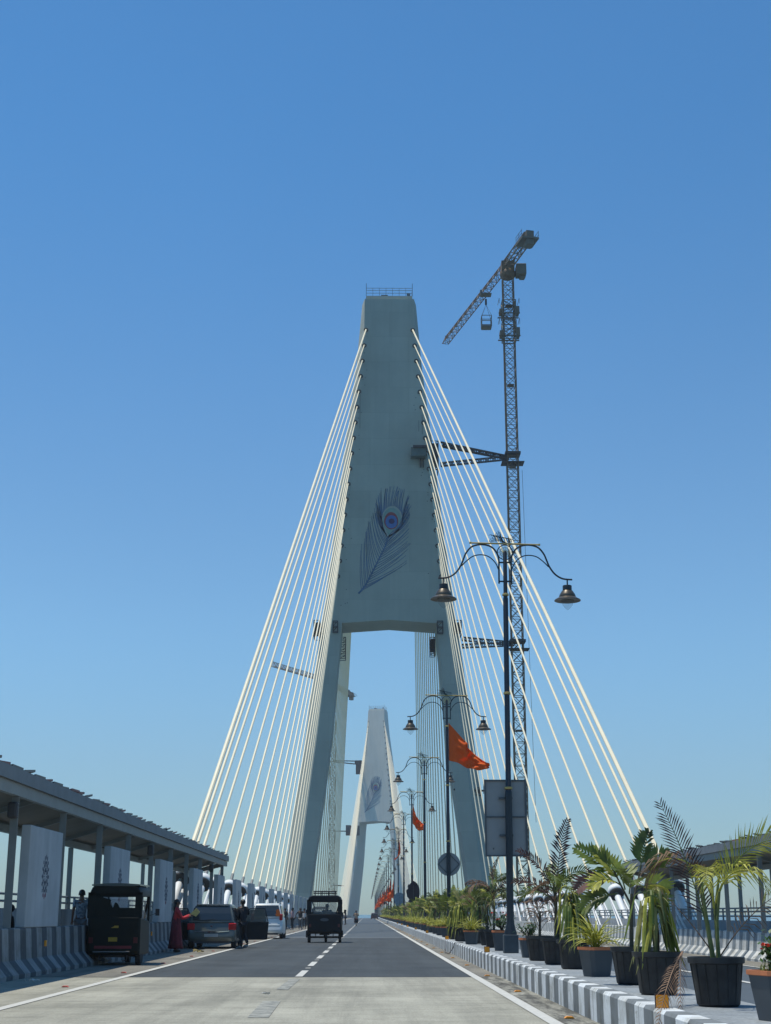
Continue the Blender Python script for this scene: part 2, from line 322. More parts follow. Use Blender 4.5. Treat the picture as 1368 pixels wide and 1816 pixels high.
def strip(name, x0, x1, y0, y1, dz, m, zf=lambda x: 0.0, step=25, kind='structure'):
    mb = MB(); n = max(1, int((y1 - y0) / step)); vs = []; fs = []
    for i in range(n + 1):
        y = y0 + (y1 - y0) * i / n
        vs += [(x0, y, zroad(y) + dz + zf(x0)), (x1, y, zroad(y) + dz + zf(x1))]
        if i: fs.append((2 * i - 2, 2 * i - 1, 2 * i + 1, 2 * i))
    mb.add(vs, fs); o = mb.build(name, m)
    if kind: o['kind'] = kind
    return o
Y0, YE = -25, 1500
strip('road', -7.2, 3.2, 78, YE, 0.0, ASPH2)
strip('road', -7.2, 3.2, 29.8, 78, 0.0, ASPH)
strip('concrete_pavement', -7.2, 3.2, Y0, 29.8, 0.004, CPAV)
strip('road', 3.7, 14.2, Y0, YE, 0.0, ASPH2, zr)
strip('shoulder', -7.2, -4.97, 29.8, YE, 0.004, SHOUL)
strip('gutter', 2.28, 2.68, 29.8, YE, 0.004, SHOUL)
GUT = roadmat('stained_gutter', (0.10, 0.10, 0.085), (0.46, 0.45, 0.38), 30, [((5, .7, 1), 0.35, 0.42), ((9, 3, 1), 0.6, 0.36)], 0.9)
strip('gutter', 2.27, 2.68, Y0, 29.8, 0.008, GUT)
strip('gutter', 11.5, 13.4, Y0, YE, 0.004, SHOUL, zr)
strip('expansion_joint', -7.0, 2.66, 29.72, 29.84, 0.008, mat('joint_seal', (0.05, 0.05, 0.05), 0.8))
strip('expansion_joint', -7.0, 2.66, 77.8, 78.5, 0.008, mat('joint_grey', (0.22, 0.23, 0.23), 0.7))
strip('road_marking', -4.96, -4.80, Y0, YE, 0.012, LINE)
strip('road_marking', 2.09, 2.25, Y0, YE, 0.012, LINE)
strip('road_marking', 11.3, 11.45, Y0, YE, 0.012, LINE, zr)
mb = MB(); y = 29.9; k = 0
while y < 420:
    for a, b, w in ((0, 3.15, .075), (4.45, 4.8, .06)):
        z = 0.012; mb.add([(-1.38 - w, y + a, z), (-1.38 + w, y + a, z), (-1.38 + w, y + b, z), (-1.38 - w, y + b, z)], [(0, 1, 2, 3)])
        z = 0.012 + zr(7.9); mb.add([(7.9 - w, y + a, z), (7.9 + w, y + a, z), (7.9 + w, y + b, z), (7.9 - w, y + b, z)], [(0, 1, 2, 3)])
    y += 6.0
tag(mb.build('lane_marking', LINE), kind='structure')
mb = MB()
for (xa, ya, xb, yb, w) in ((-1.33, 18.2, -1.38, 21.6, .13), (-1.42, 24.8, -1.40, 28.9, .10)):
    mb.add([(xa - w, ya, 0.01), (xa + w, ya, 0.01), (xb + w, yb, 0.01), (xb - w, yb, 0.01)], [(0, 1, 2, 3)])
tag(mb.build('worn_lane_marking', WORN), kind='structure')
# deck body, footpaths, sea
mb = MB()
for y0_ in range(-25, 1500, 25):
    z0, z1 = zroad(y0_), zroad(y0_ + 25)
    prof = [(-9.7, -0.02), (-9.7, -0.9), (-5, -2.6), (10.8, -2.6), (15.5, -0.9), (15.5, -0.42), (4, -0.03)]
    mb.loft([[Vector((x, y0_, z + z0 - .03)) for x, z in prof], [Vector((x, y0_ + 25, z + z1 - .03)) for x, z in prof]], caps=(y0_ in (-25, 1475)))
tag(mb.build('bridge_deck', PARA), kind='structure')
def beam_run(name, prof, m, y0=Y0, y1=YE, step=25, **kw):
    mb = MB(); rings = []; n = int((y1 - y0) / step)
    for i in range(n + 1):
        y = y0 + (y1 - y0) * i / n; rings.append([Vector((x, y, z + zroad(y))) for x, z in prof])
    mb.loft(rings); o = mb.build(name, m); tag(o, **kw); return o
beam_run('footpath', [(-8.75, -.02), (-8.75, .2), (-7.2, .2), (-7.2, -.02)], PARA, kind='structure')
beam_run('footpath', [(13.75, -.4), (13.75, -.2), (14.6, -.2), (14.6, -.4)], PARA, kind='structure')
sea = MB(); S = 40000; sea.add([(-S, -S, -17), (S, -S, -17), (S, S, -17), (-S, S, -17)], [(0, 1, 2, 3)])
SEA = mat('sea_water', (0.03, 0.11, 0.15), 0.25, var=0.2, scale=0.02, bump=0.6, bscale=0.3)
tag(sea.build('sea', SEA), kind='structure')
# median
beam_run('median', [(2.70, -.02), (2.70, .37), (3.80, .37), (3.80, -.02)], MEDT, kind='structure')
beam_run('kerb', [(2.68, 0), (2.68, .345), (2.705, .376), (2.88, .376), (2.88, .372), (2.698, .36), (2.698, 0)], STR_K, step=25,
         label='kerb of the planted median with white and grey stripes', cat='kerb')
# crash barriers
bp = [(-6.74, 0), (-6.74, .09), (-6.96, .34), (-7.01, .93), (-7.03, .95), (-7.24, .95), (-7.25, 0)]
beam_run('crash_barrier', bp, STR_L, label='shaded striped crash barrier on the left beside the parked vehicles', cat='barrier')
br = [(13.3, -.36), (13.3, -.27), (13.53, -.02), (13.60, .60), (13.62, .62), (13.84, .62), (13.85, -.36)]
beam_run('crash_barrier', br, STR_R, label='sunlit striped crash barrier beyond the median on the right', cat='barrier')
# outer parapets with rails
def parapet(x, z0, z1, rails, label, y1=700):
    t = thing('parapet', label, 'parapet', (x, 0, 0))
    mb = MB(); rings = []
    for i in range(int((y1 + 25) / 25) + 1):
        y = -25 + i * 25; rings.append([Vector((a, y, b + zroad(y))) for a, b in ((-.1, z0), (.1, z0), (.1, z1), (-.1, z1))])
    mb.loft(rings); mb.build('wall', PARA, t)
    mb = MB()
    for rz_ in rails: mb.tube([(0, -25 + i * 25, rz_ + zroad(-25 + i * 25)) for i in range(int((y1 + 25) / 25) + 1)], 0.03, 6)
    mb.build('handrail', RAILM, t)
    mb = MB(); y = -24
    while y < 330: mb.bb(-.03, .03, y - .03, y + .03, z1, rails[-1] + .02); y += 2.0
    p = mb.build('rail_posts', RAILM, t); p['kind'] = 'stuff'
parapet(-8.8, .1, 1.36, (1.53, 1.70), 'grey outer parapet with two dark rails behind the left shelter')
parapet(14.6, -.4, 0.98, (1.14, 1.31, 1.44), 'grey outer parapet with thin rails behind the right shelter')

# reflectors and studs
for i, y in enumerate([13.9, 34.0, 51, 68, 84, 101, 118, 135]):
    t = thing('kerb_reflector', 'orange square reflector on the kerb top, %s from the camera' % ordw(i), 'reflector', (2.76, y, .376), 0, 'reflectors along the kerb')
    MB().box((0, 0, .06), (.11, .03, .11)).build('plate', ORANGE, t); MB().box((0, .022, .062), (.13, .012, .13)).build('backing', DARKS, t)
for i, y in enumerate([31.6, 47, 63, 79, 95]):
    tag(MB().box((-6.9 + .02, y, .62), (.03, .12, .12)).build('barrier_reflector', ORANGE), 'small orange reflector on the left barrier, %s from the camera' % ordw(i), 'reflector', 'reflectors on the left barrier')
for i in range(22):
    y = 18.0 + 6.05 * i
    tag(MB().prism([(-.06, 0), (-.035, .02), (.035, .02), (.06, 0)], 'y', -.05, .05).build('road_stud', ORANGE, loc=(2.44, y, .014)), 'orange road stud in the gutter beside the kerb, %s from the camera' % ordw(i), 'road stud', 'road studs beside the kerb')
    tag(MB().prism([(-.06, 0), (-.035, .02), (.035, .02), (.06, 0)], 'y', -.05, .05).build('road_stud', REDST, loc=(-5.2, y + 1.6, .014)), 'red road stud outside the left edge line, %s from the camera' % ordw(i), 'road stud', 'road studs beside the left line')
LIT = mat('paper_litter', (0.55, 0.55, 0.52), 0.8, var=0.2, scale=20); LEAFB = mat('dry_leaf_bits', (0.25, 0.2, 0.08), 0.9, var=0.3)
for (px, py, s_, m_, lb) in ((62, 1744, .10, LIT, 'crumpled white paper scrap on the shoulder by the left barrier'), (477, 1768, .09, LIT, 'flat white paper scrap on the concrete in the middle lane'),
                         (352, 1691, .2, LEAFB, 'little heap of dry leaves beside the dark hatchback wheel')):
    d = 3330 / (py - 1621); x = (px - 652) * d / 2604; mb = MB(); rr = random.Random(px)
    for k in range(7):
        c = Vector((rr.uniform(-1, 1) * s_, rr.uniform(-1, 1) * s_, .02)); a = [c + Vector((rr.uniform(-1, 1), rr.uniform(-1, 1), rr.uniform(-.2, .8))) * s_ * .6 for q in range(4)]
        mb.add(a, [(0, 1, 2), (0, 2, 3)])
    tag(mb.build('litter', m_, loc=(x, d, .03)), lb, 'litter')

# ------------------------------------------------------------------ pylons
YT1 = 190.0; CX = 2.9
def tz(py, Y=YT1): return at(684, py, Y).z
def thw(px_half, py, Y=YT1): return (at(684 + px_half, py, Y) - at(684, py, Y)).x
_out = [(530, 48.2), (640, 58.5), (760, 75), (1000, 106), (1103, 121), (1180, 133), (1300, 150), (1408, 166), (1528, 184), (1625, 198)]
_mid = [(530, 43.5), (585, 44.5), (771, 66), (890, 80), (1000, 92), (1096, 104), (1180, 113), (1300, 128), (1408, 143), (1528, 159), (1625, 172)]
_inn = [(1103, 84), (1180, 92), (1300, 103), (1408, 117), (1528, 134), (1625, 147)]
def interp(tab, py):
    for (a, va), (b, vb) in zip(tab, tab[1:]):
        if py <= b: return va + (vb - va) * (py - a) / (b - a)
    return tab[-1][1]
DEPTH = 7.3; SET = 2.3
def pylon(name_label, loc, rz):
    t = thing('bridge_pylon', name_label, 'bridge pylon', loc, rz)
    lev = [530, 585, 640, 700, 760, 830, 900, 1000, 1096]
    def ring(py, full=True):
        z = tz(py); o = thw(interp(_out, py), py); m = thw(interp(_mid, py), py)
        return [Vector(p) for p in ((-m, 0, z), (m, 0, z), (o, SET, z), (o, DEPTH - SET, z), (m, DEPTH, z), (-m, DEPTH, z), (-o, DEPTH - SET, z), (-o, SET, z))]
    rings = [ring(p) for p in reversed(lev)]
    mb = MB(); mb.loft(rings)
    for i in range(40):
        r_ = random.Random(i); py = r_.uniform(620, 1090); m = thw(interp(_mid, py), py) * r_.choice((-1, 1)) * r_.uniform(.72, .97); mb.box((m, -.012, tz(py)), (.12, .02, .12), 1)
    for px, a, b in ((-52, 700, 760), (58, 735, 770), (52, 745, 765), (86, 880, 905), (96, 990, 1040)): mb.box((thw(px, a), -.012, (tz(a) + tz(b)) / 2), (.06, .02, tz(a) - tz(b)), 1)
    mb.build('shaft', [CONC, mat('form_marks', (0.12, 0.14, 0.14), 0.9)], t)
    zb = tz(1096); z1 = tz(1105); i0 = thw(interp(_inn, 1103), 1103)
    for s_ in (-1, 1):
        rg = []
        for py in (1096, 1103, 1180, 1300, 1408, 1528, 1625, 1700):
            pc = min(py, 1625); z = tz(py); o = thw(interp(_out, pc), pc); m = thw(interp(_mid, pc), pc); i_ = thw(interp(_inn, max(pc, 1103)), pc)
            rr = [Vector(p) for p in ((s_ * i_, 0, z), (s_ * m, 0, z), (s_ * o, SET, z), (s_ * o, DEPTH - SET, z), (s_ * m, DEPTH, z), (s_ * i_, DEPTH, z))]
            rg.append(rr[::-1] if s_ > 0 else rr)
        mb = MB(); mb.loft(rg); mb.build('leg', CONC, t)
    mb = MB(); zt = zb
    for s_ in (-1, 1):
        q = [(s_ * i0, z1), (s_ * i0, zt), (0, zt), (0, zt - .25)]
        mb.prism(q, 'y', 0, DEPTH)
    mb.build('crossbeam', CONC, t)
    # top block and railing
    zt = tz(530); mb = MB(); hw = thw(41, 530); mb.bb(-hw, hw, .5, DEPTH - .5, zt, zt + .7); mb.build('top_block', CONC, t)
    mb = MB(); zz = zt + .7
    for y in (.55, DEPTH - .55):
        for h in (.45, .9, 1.25): mb.tube([(-hw, y, zz + h), (hw, y, zz + h)], .035, 4)
        for i in range(8): x = -hw + 2 * hw * i / 7; mb.tube([(x, y, zz), (x, y, zz + 1.3)], .035, 4)
    for x in (-hw, hw):
        for h in (.45, .9, 1.25): mb.tube([(x, .55, zz + h), (x, DEPTH - .55, zz + h)], .035, 4)
        mb.tube([(x, .55, zz), (x, .55, zz + 2.0)], .05, 4)
    mb.bb(-1.2, -.2, 1.2, 2, zz, zz + .5); mb.bb(hw - .8, hw - .3, .8, 1.2, zz, zz + .6)
    mb.build('railing', RAILM, t)
    # collars where the stays enter
    cm = MB().torus((0, 0, 0), .27, .07, 12, 6, 0, Matrix.Rotation(R(90), 3, 'X')).mesh('cable_collar', DARKS, True)
    for i in range(17):
        py = 585 + 27.3 * i; m = thw(interp(_mid, py) - 3, py)
        for s_ in (-1, 1):
            o = bpy.data.objects.new('cable_collar', cm); col.objects.link(o); o.parent = t; o.location = (s_ * m, -.05, tz(py) - .05)
    return t
def mural(t):
    org = Vector((0, 0, 0))
    def P(x, y, d=.03):
        w = at(590 + x / 6.514, 840 + y / 6.514, YT1); return Vector((w.x - CX, -d, w.z))
    def ribbon(mb, pts, w0, w1, d):
        q = [P(x, y, d) for x, y in pts]; n = len(q); vs = []; fs = []
        for i, p in enumerate(q):
            t_ = (q[min(i + 1, n - 1)] - q[max(i - 1, 0)]).normalized(); nn = Vector((-t_.z, 0, t_.x)) * (w0 + (w1 - w0) * i / (n - 1)) / 2
            vs += [p - nn, p + nn, p - nn + Vector((0, d - .002, 0)), p + nn + Vector((0, d - .002, 0))]
        for i in range(n - 1):
            a = 4 * i; b = a + 4; fs += [(a, a + 1, b + 1, b), (a, b, b + 2, a + 2), (a + 1, a + 3, b + 3, b + 1)]
        mb.add(vs, fs)
    def bez(a, b, c, n=9):
        return [((1 - u) ** 2 * a[0] + 2 * u * (1 - u) * b[0] + u * u * c[0], (1 - u) ** 2 * a[1] + 2 * u * (1 - u) * b[1] + u * u * c[1]) for u in [i / n for i in range(n + 1)]]
    NAVY = mat('mural_navy', (0.085, 0.15, 0.24), 0.8, var=0.25, scale=0.5)
    quill = [(300, 1385), (340, 1345), (380, 1290), (415, 1225), (450, 1160), (490, 1080), (530, 1000), (560, 940), (590, 880), (612, 825), (625, 790), (635, 735)]
    mb = MB(); ribbon(mb, quill, .26, .14, .05)
    def q(u):
        s_ = u * (len(quill) - 1); i = min(int(s_), len(quill) - 2); f = s_ - i; return (quill[i][0] + (quill[i + 1][0] - quill[i][0]) * f, quill[i][1] + (quill[i + 1][1] - quill[i][1]) * f)
    rr = random.Random(3)
    def tab(u, T):
        for (a, xa, ya), (b, xb, yb) in zip(T, T[1:]):
            if u <= b: f = (u - a) / (b - a); return (xa + (xb - xa) * f, ya + (yb - ya) * f)
        return T[-1][1:]
    TL = [(0.08, 330, 880), (.16, 355, 800), (.25, 390, 700), (.35, 392, 610), (.5, 415, 545), (.65, 455, 500), (.8, 480, 430), (1, 505, 290)]
    TR = [(0.08, 600, 1190), (.14, 860, 1045), (.22, 850, 1000), (.3, 835, 890), (.4, 915, 820), (.5, 855, 800), (.6, 870, 690), (.75, 885, 610), (.9, 905, 440), (1, 890, 340)]
    for i in range(21):
        u = .08 + .92 * i / 20; a = q(u); e = tab(u, TL); e = (e[0] + rr.uniform(-8, 8), e[1] + rr.uniform(-25, 35))
        m = (a[0] + (e[0] - a[0]) * .55, a[1] + (e[1] - a[1]) * .38); m = (m[0] - 22, m[1] + 10); ribbon(mb, bez(a, m, e), .09, .05, .03)
        a = q(u); e = tab(u, TR); e = (e[0] + rr.uniform(-10, 10), e[1] + rr.uniform(-20, 25))
        m = (a[0] + (e[0] - a[0]) * .62, a[1] + (e[1] - a[1]) * .42 - 20 + rr.uniform(-18, 12)); ribbon(mb, bez(a, m, e), .10, .05, .03)
    TT = [(0, 505, 300), (.12, 540, 190), (.25, 600, 160), (.4, 675, 140), (.55, 755, 145), (.7, 810, 165), (.83, 865, 190), (1, 892, 330)]
    for i in range(34):
        u = i / 33; an = R(205 - 230 * u); a = (690 + 118 * math.cos(an), 520 - 145 * math.sin(an)); e = tab(u, TT); e = (e[0] + rr.uniform(-22, 22), e[1] + rr.uniform(-8, 60))
        m = ((a[0] + e[0]) / 2 - 14, (a[1] + e[1]) / 2 + rr.uniform(-5, 15)); ribbon(mb, bez(a, m, e), .09, .05, .03)
    for i in range(8):    # side barbs wrapping round the eye
        a = (632 - i * 2, 735 - i * 6); ribbon(mb, bez(a, (560 - i * 6, 600), (545 - i * 7, 330 + i * 18)), .10, .05, .03)
        ribbon(mb, bez((640 + i * 2, 740 - i * 4), (800 + i * 8, 650), (860 + i * 5, 330 + i * 20)), .10, .05, .03)
    mb.build('feather_barbs', NAVY, t)
    def blob(name, pts, d, m):
        mb = MB(); v = [P(x, y, d) for x, y in pts]; n = len(v); mb.add(v + [p + Vector((0, d - .002, 0)) for p in v], [tuple(range(n))] + [(i, (i + 1) % n, n + (i + 1) % n, n + i) for i in range(n)]); mb.build(name, m, t)
    def oval(cx, cy, rx, ryu, ryd, pinch=0.0, n=28):
        o = []
        for i in range(n):
            a = 2 * math.pi * i / n; sx, sy = math.cos(a), math.sin(a); w = 1 - pinch * max(0, sy) ** 1.3
            o.append((cx + rx * sx * w - (35 * max(0, sy) if pinch > .5 else 0), cy + sy * (ryd if sy > 0 else ryu)))
        return o
    blob('feather_green', oval(685, 535, 104, 140, 175, .8), .045, mat('mural_green', (0.21, 0.31, 0.27), 0.8, var=0.1, scale=1))
    blob('feather_red', oval(678, 555, 82, 110, 90, .1), .06, mat('mural_red', (0.26, 0.055, 0.06), 0.8))
    blob('feather_blue', oval(680, 560, 68, 78, 72, 0), .075, mat('mural_blue', (0.06, 0.15, 0.36), 0.8))
    blob('feather_eye', oval(684, 552, 33, 33, 30, 0), .09, mat('mural_dark', (0.05, 0.035, 0.10), 0.8))

tw = pylon('tall near grey concrete pylon with a peacock feather on its face', (CX, YT1, 0), 0)
mural(tw)
YT2 = 620.0
tw2 = dup(tw, (3.6, YT2, zroad(YT2)), R(-12), 'pale distant pylon seen through the opening of the near one')
CONC2 = mat('pale_concrete', (0.64, 0.63, 0.56), 0.8, var=0.05, scale=0.12, streak=0.06)
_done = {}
for ch in tw2.children:          # the distant pylon's concrete is made paler, its faces tapered to catch the sun
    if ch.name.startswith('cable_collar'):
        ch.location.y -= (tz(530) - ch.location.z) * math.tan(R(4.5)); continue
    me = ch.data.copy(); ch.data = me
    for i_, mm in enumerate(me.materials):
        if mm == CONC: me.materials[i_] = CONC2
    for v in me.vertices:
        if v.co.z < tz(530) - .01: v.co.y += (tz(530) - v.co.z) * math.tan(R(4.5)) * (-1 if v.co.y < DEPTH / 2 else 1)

# brackets and work platforms fixed to the near pylon
def tp(px, py, dy=0): w = at(px, py, YT1 + dy); return Vector((w.x - CX, dy, w.z))
def pbox(mb, x0, y0, x1, y1, d0, d1, mi=0):
    a = tp(x0, y0, d0); b = tp(x1, y1, d0); mb.bb(min(a.x, b.x), max(a.x, b.x), d0, d1, min(a.z, b.z), max(a.z, b.z), mi)
mb = MB(); pbox(mb, 729, 793, 756, 808, -1.6, 0); pbox(mb, 733, 789, 758, 793, -1.9, 0, 1)
pbox(mb, 745, 808, 747, 828, -.4, -.1, 1); pbox(mb, 750, 808, 752, 828, -.4, -.1, 1)
mb.build('work_platform', [PLATG, DARKS], tw)
def scaff(x0, y0, x1, y1, dep0, dep1, n, solid=True):
    mb = MB(); a = tp(x0, y0, dep0); b = tp(x1, y1, dep0); X0, X1 = min(a.x, b.x), max(a.x, b.x); Z0, Z1 = min(a.z, b.z), max(a.z, b.z)
    for i in range(n + 1):
        z = Z0 + (Z1 - Z0) * i / n
        for yy in (dep0, dep1): mb.tube([(X0, yy, z), (X1, yy, z)], .06, 4)
        for xx in (X0, X1): mb.tube([(xx, dep0, z), (xx, dep1, z)], .06, 4)
        if i < n: mb.tube([(X0, dep0, z), (X1, dep0, z + (Z1 - Z0) / n)], .05, 4); mb.tube([(X0, dep0, z), (X0, dep1, z + (Z1 - Z0) / n)], .05, 4)
    for xx in (X0, X1):
        for yy in (dep0, dep1): mb.tube([(xx, yy, Z0), (xx, yy, Z1)], .07, 4)
    if solid: mb.bb(X0 + .1, X1 - .1, dep0 + .1, dep1 - .1, Z0 + (Z1 - Z0) * .25, Z1 - .3)
    mb.build('climbing_bracket', DARKS, tw)
scaff(762, 782, 778, 832, 1.5, 4.5, 5); scaff(557, 1100, 567, 1128, 1.0, 4.0, 3); scaff(806, 1100, 819, 1124, 1.0, 4.0, 3)
scaff(591, 1101, 599, 1120, -.8, -.05, 2, False); scaff(776, 1101, 786, 1122, -.8, -.05, 2, False)
scaff(603, 1130, 613, 1168, 7.5, 9, 6, False); scaff(763, 1130, 772, 1162, 7.5, 9, 5, True); scaff(846, 1397, 853, 1410, 1, 3, 2)
mb = MB(); mb.tube([tp(805, 1400, .2), tp(872, 1403, 1.5)], .16, 4); mb.tube([tp(858, 1380, 1), tp(858, 1408, 1)], .06, 4); mb.build('tie_rail', DARKS, tw)

# ------------------------------------------------------------------ stay cables and anchor pods
XC_L, XC_R = -9.2, 15.0
DK = [65.8, 67.5, 70.3, 75.1, 82.5, 90.4, 99, 107.3, 115.3, 123, 130.5, 138, 145.5, 153, 160, 167, 174]
def cab(p, q, r, label, group):
    mb = MB(); mb.tube([(0, 0, 0), Vector(q) - Vector(p)], r, 8, 0, False); o = mb.build('stay_cable', CABLE, smooth=True, loc=p); tag(o, label, 'cable', group)
def pod_mesh(parent, d, s_):
    """white pipe with a hooded damper; d = cable direction"""
    d = d.normalized(); q = d.to_track_quat('Z', 'X').to_matrix(); L0 = 2.75 / d.z
    mb = MB(); mb.tube([(0, 0, 0), d * (L0 * .86)], .19, 12); mb.build('anchor_pipe', WHITE, parent, True)
    mb = MB(); mb.tube([d * (L0 * .8), d * (L0 * 1.28)], [.13, .10], 10); mb.build('cable_sleeve', STEELG, parent, True)
    c = d * L0; mb = MB(); prof = [(.47, -.34), (.49, -.12), (.44, .10), (.32, .26), (.17, .35), (.12, .37)]
    n = 20; vs = []; fs = []
    for r, z in prof:
        for j in range(n): a = 2 * math.pi * j / n; vs.append(c + q @ Vector((r * math.cos(a), r * math.sin(a), z)))
    for i in range(len(prof) - 1):
        for j in range(n): fs.append((i * n + j, i * n + (j + 1) % n, (i + 1) * n + (j + 1) % n, (i + 1) * n + j))
    mb.add(vs, fs); o = mb.build('hood', WHITE, parent, True); sm = o.modifiers.new('thick', 'SOLIDIFY'); sm.thickness = .05
    mb = MB(); mb.torus(c + q @ Vector((0, 0, -.35)), .38, .07, 20, 8, 0, q); mb.tube([c + q @ Vector((0, 0, -.33)), c + q @ Vector((0, 0, -.28))], .37, 18); mb.build('damper_ring', DARKS, parent, True)
    mb = MB()
    for sx in (-.42, .42): mb.tube([(sx, -.55, 0), c + Vector((sx * .9, -.25, -.35))], [.07, .05], 6); mb.tube([(sx, .95, 0), c + Vector((sx * .9, -.1, -.35))], [.07, .05], 6)
    mb.bb(-.5, .5, -.7, 1.1, -.5, .55); mb.build('support_frame', WHITE, parent)
for s_, XC, side in ((-1, XC_L, 'left'), (1, XC_R, 'right')):
    for i, d in enumerate(DK):
        py = 585 + 27.3 * i; m = thw(interp(_mid, py) - 3, py); zb = (0.2 if s_ < 0 else -.2)
        top = Vector((CX + s_ * m, YT1 - .1, tz(py) - .05)); bot = Vector((XC, d, zb))
        cab(top, bot, .12 if i == 0 else .078, 'cream stay cable on the %s of the near pylon, %s from the outside' % (side, ordw(i)), 'stay cables toward the camera, %s plane' % side)
        if d < 172:
            t = thing('cable_anchor', 'white hooded cable anchor outside the %s parapet, %s from the camera' % (side, ordw(i)), 'cable anchor', bot, 0, 'cable anchors on the %s' % side)
            pod_mesh(t, top - bot, s_)
        d2 = YT1 + DEPTH + 13 + (16 - i) * 13.4; top2 = Vector((CX + s_ * m, YT1 + DEPTH + .1, tz(py)))
        cab(top2, (XC, d2, zb + zroad(d2)), .105, 'stay cable behind the near pylon on the %s, %s from its tip' % (side, ordw(i)), 'main span cables of the near pylon, %s plane' % side)
        d3 = YT2 - 13 - (16 - i) * 12.6
        cab((3.6 + s_ * m * .98, YT2 - .4 - (tz(530) - tz(py)) * math.tan(R(4.5)) + s_ * m * math.sin(R(-12)), tz(py) + zroad(YT2)), (XC + .7, d3, zb + zroad(d3)), .07, 'stay cable of the distant pylon on the %s, %s from its tip' % (side, ordw(i)), 'cables of the distant pylon, %s plane' % side)

# ------------------------------------------------------------------ tower cranes
def crane(label, base, ztop, w, tip, tail, parts_big=True):
    """tip / tail: horizontal vectors from the mast axis"""
    t = thing('tower_crane', label, 'crane', base)
    h = ztop - base[2]; mb = MB(); bays = int(h / w); L = h / bays; rc = .10 * w / 1.6
    for x in (-w / 2, w / 2):
        for y in (-w / 2, w / 2): mb.tube([(x, y, 0), (x, y, h)], rc, 4)
    cs = [(-w / 2, -w / 2), (w / 2, -w / 2), (w / 2, w / 2), (-w / 2, w / 2)]
    for i in range(bays):
        for j in range(4):
            a, b = cs[j], cs[(j + 1) % 4]; z0, z1 = i * L, (i + 1) * L
            mb.tube([(*a, z0), (*b, z0)], rc * .55, 3, 0, False)
            mb.tube([(*a, z0), (*b, z1)], rc * .5, 3, 0, False)
            if j % 2 == 0: mb.tube([(*a, z1), (*b, z0)], rc * .5, 3, 0, False)
        if i % 8 == 3: mb.bb(-w * .3, w * .3, -w * .3, w * .3, i * L, i * L + .12)
    mb.build('mast', CRANE, t)
    if parts_big:
        mb = MB()
        for z, hw, hh in ((h - 9.6, .72, 2.2), (h - 6.0, .72, 1.8)):
            mb.bb(hw * w - .05, hw * w + .4, -w * .6, w * .5, z + .1, z + hh * .6); mb.bb(-hw * w - .3, -hw * w + .02, -w * .5, w * .3, z, z + hh * .4); mb.bb(-hw * w - .45, hw * w + .45, -w * .7, -w * .45, z - .06, z); mb.bb(-hw * w - .45, hw * w + .45, w * .45, w * .7, z - .06, z)
            lattice(mb, (0, 0, z - .5), (0, 0, z + hh + .3), w * 1.25, w * 1.25, 2, .1, .07, Vector((0, 1, 0)))
            for sx in (-1, 1): mb.tube([(sx * (hw * w + .35), -w * .8, z + hh * .75), (sx * (hw * w + .35), -w * .8, z + hh * 1.2), (sx * (hw * w + .35), w * .8, z + hh * 1.2)], .04, 4)
        mb.build('climbing_frame', CRANEG, t)
    mb = MB(); mb.lathe([(w * .65, 0), (w * .75, .3), (w * .75, .9), (w * .6, 1.3)], 16, (0, 0, h)); mb.bb(-w * .62, w * .62, -w * .62, w * .62, h + .9, h + 2.4); mb.build('slewing_ring', CRANE, t, 40)
    zj = h + 2.1; tip = Vector(tip); tail = Vector(tail); k = w / 1.6
    mb = MB(); lattice(mb, (0, 0, zj), Vector((tip.x, tip.y, zj)), 1.1 * k, 1.25 * k, int(tip.length / 1.25), .075 * k, .045 * k, tri=True); mb.tube([Vector((tip.x, tip.y, zj - .1)), Vector((tip.x, tip.y, zj + 1.6 * k))], .05 * k, 4); mb.build('jib', CRANE, t)
    mb = MB(); lattice(mb, (0, 0, zj), Vector((tail.x, tail.y, zj)), 1.3 * k, 1.0 * k, int(tail.length / 1.4), .11 * k, .06 * k); mb.build('counter_jib', CRANEG, t)
    u = tail.normalized(); s_ = Vector((-u.y, u.x, 0)); M = Matrix((u, s_, Vector((0, 0, 1)))).transposed()
    mb = MB(); mb.box(tail * .92 + Vector((0, 0, zj - .6)), (3.2 * k, 2.6 * k, .25), 0, M); mb.box(tail * .98 + Vector((0, 0, zj - .5)), (1.6 * k, 1.1 * k, 2.2 * k), 0, M)
    mb.box(tail * .86 + s_ * .5 * k + Vector((0, 0, zj + .7 * k)), (1.5 * k, 1.1 * k, 1.1 * k), 0, M); mb.build('counterweight', CRANEG, t)
    mb = MB()
    for q in (-1, 1):
        a = tail * .80 + s_ * 1.3 * k * q; b = tail * 1.06 + s_ * 1.3 * k * q
        for hh in (.5, 1.0): mb.tube([a + Vector((0, 0, zj + hh - .5)), b + Vector((0, 0, zj + hh - .5))], .035 * k, 4)
        for f in (0, .5, 1): c = a.lerp(b, f); mb.tube([c + Vector((0, 0, zj - .5)), c + Vector((0, 0, zj + .6))], .035 * k, 4)
    mb.build('guard_rail', DARKS, t)
    if parts_big:
        mb = MB(); c = Vector((w * 1.25, -w * .2, h + 1.0)); mb.box(c, (1.5, 1.9, 1.7)); mb.box(c + Vector((.2, .2, -1.0)), (.8, 1.2, .3)); mb.build('cabin', CRANEG, t, bevel=.1)
    return t
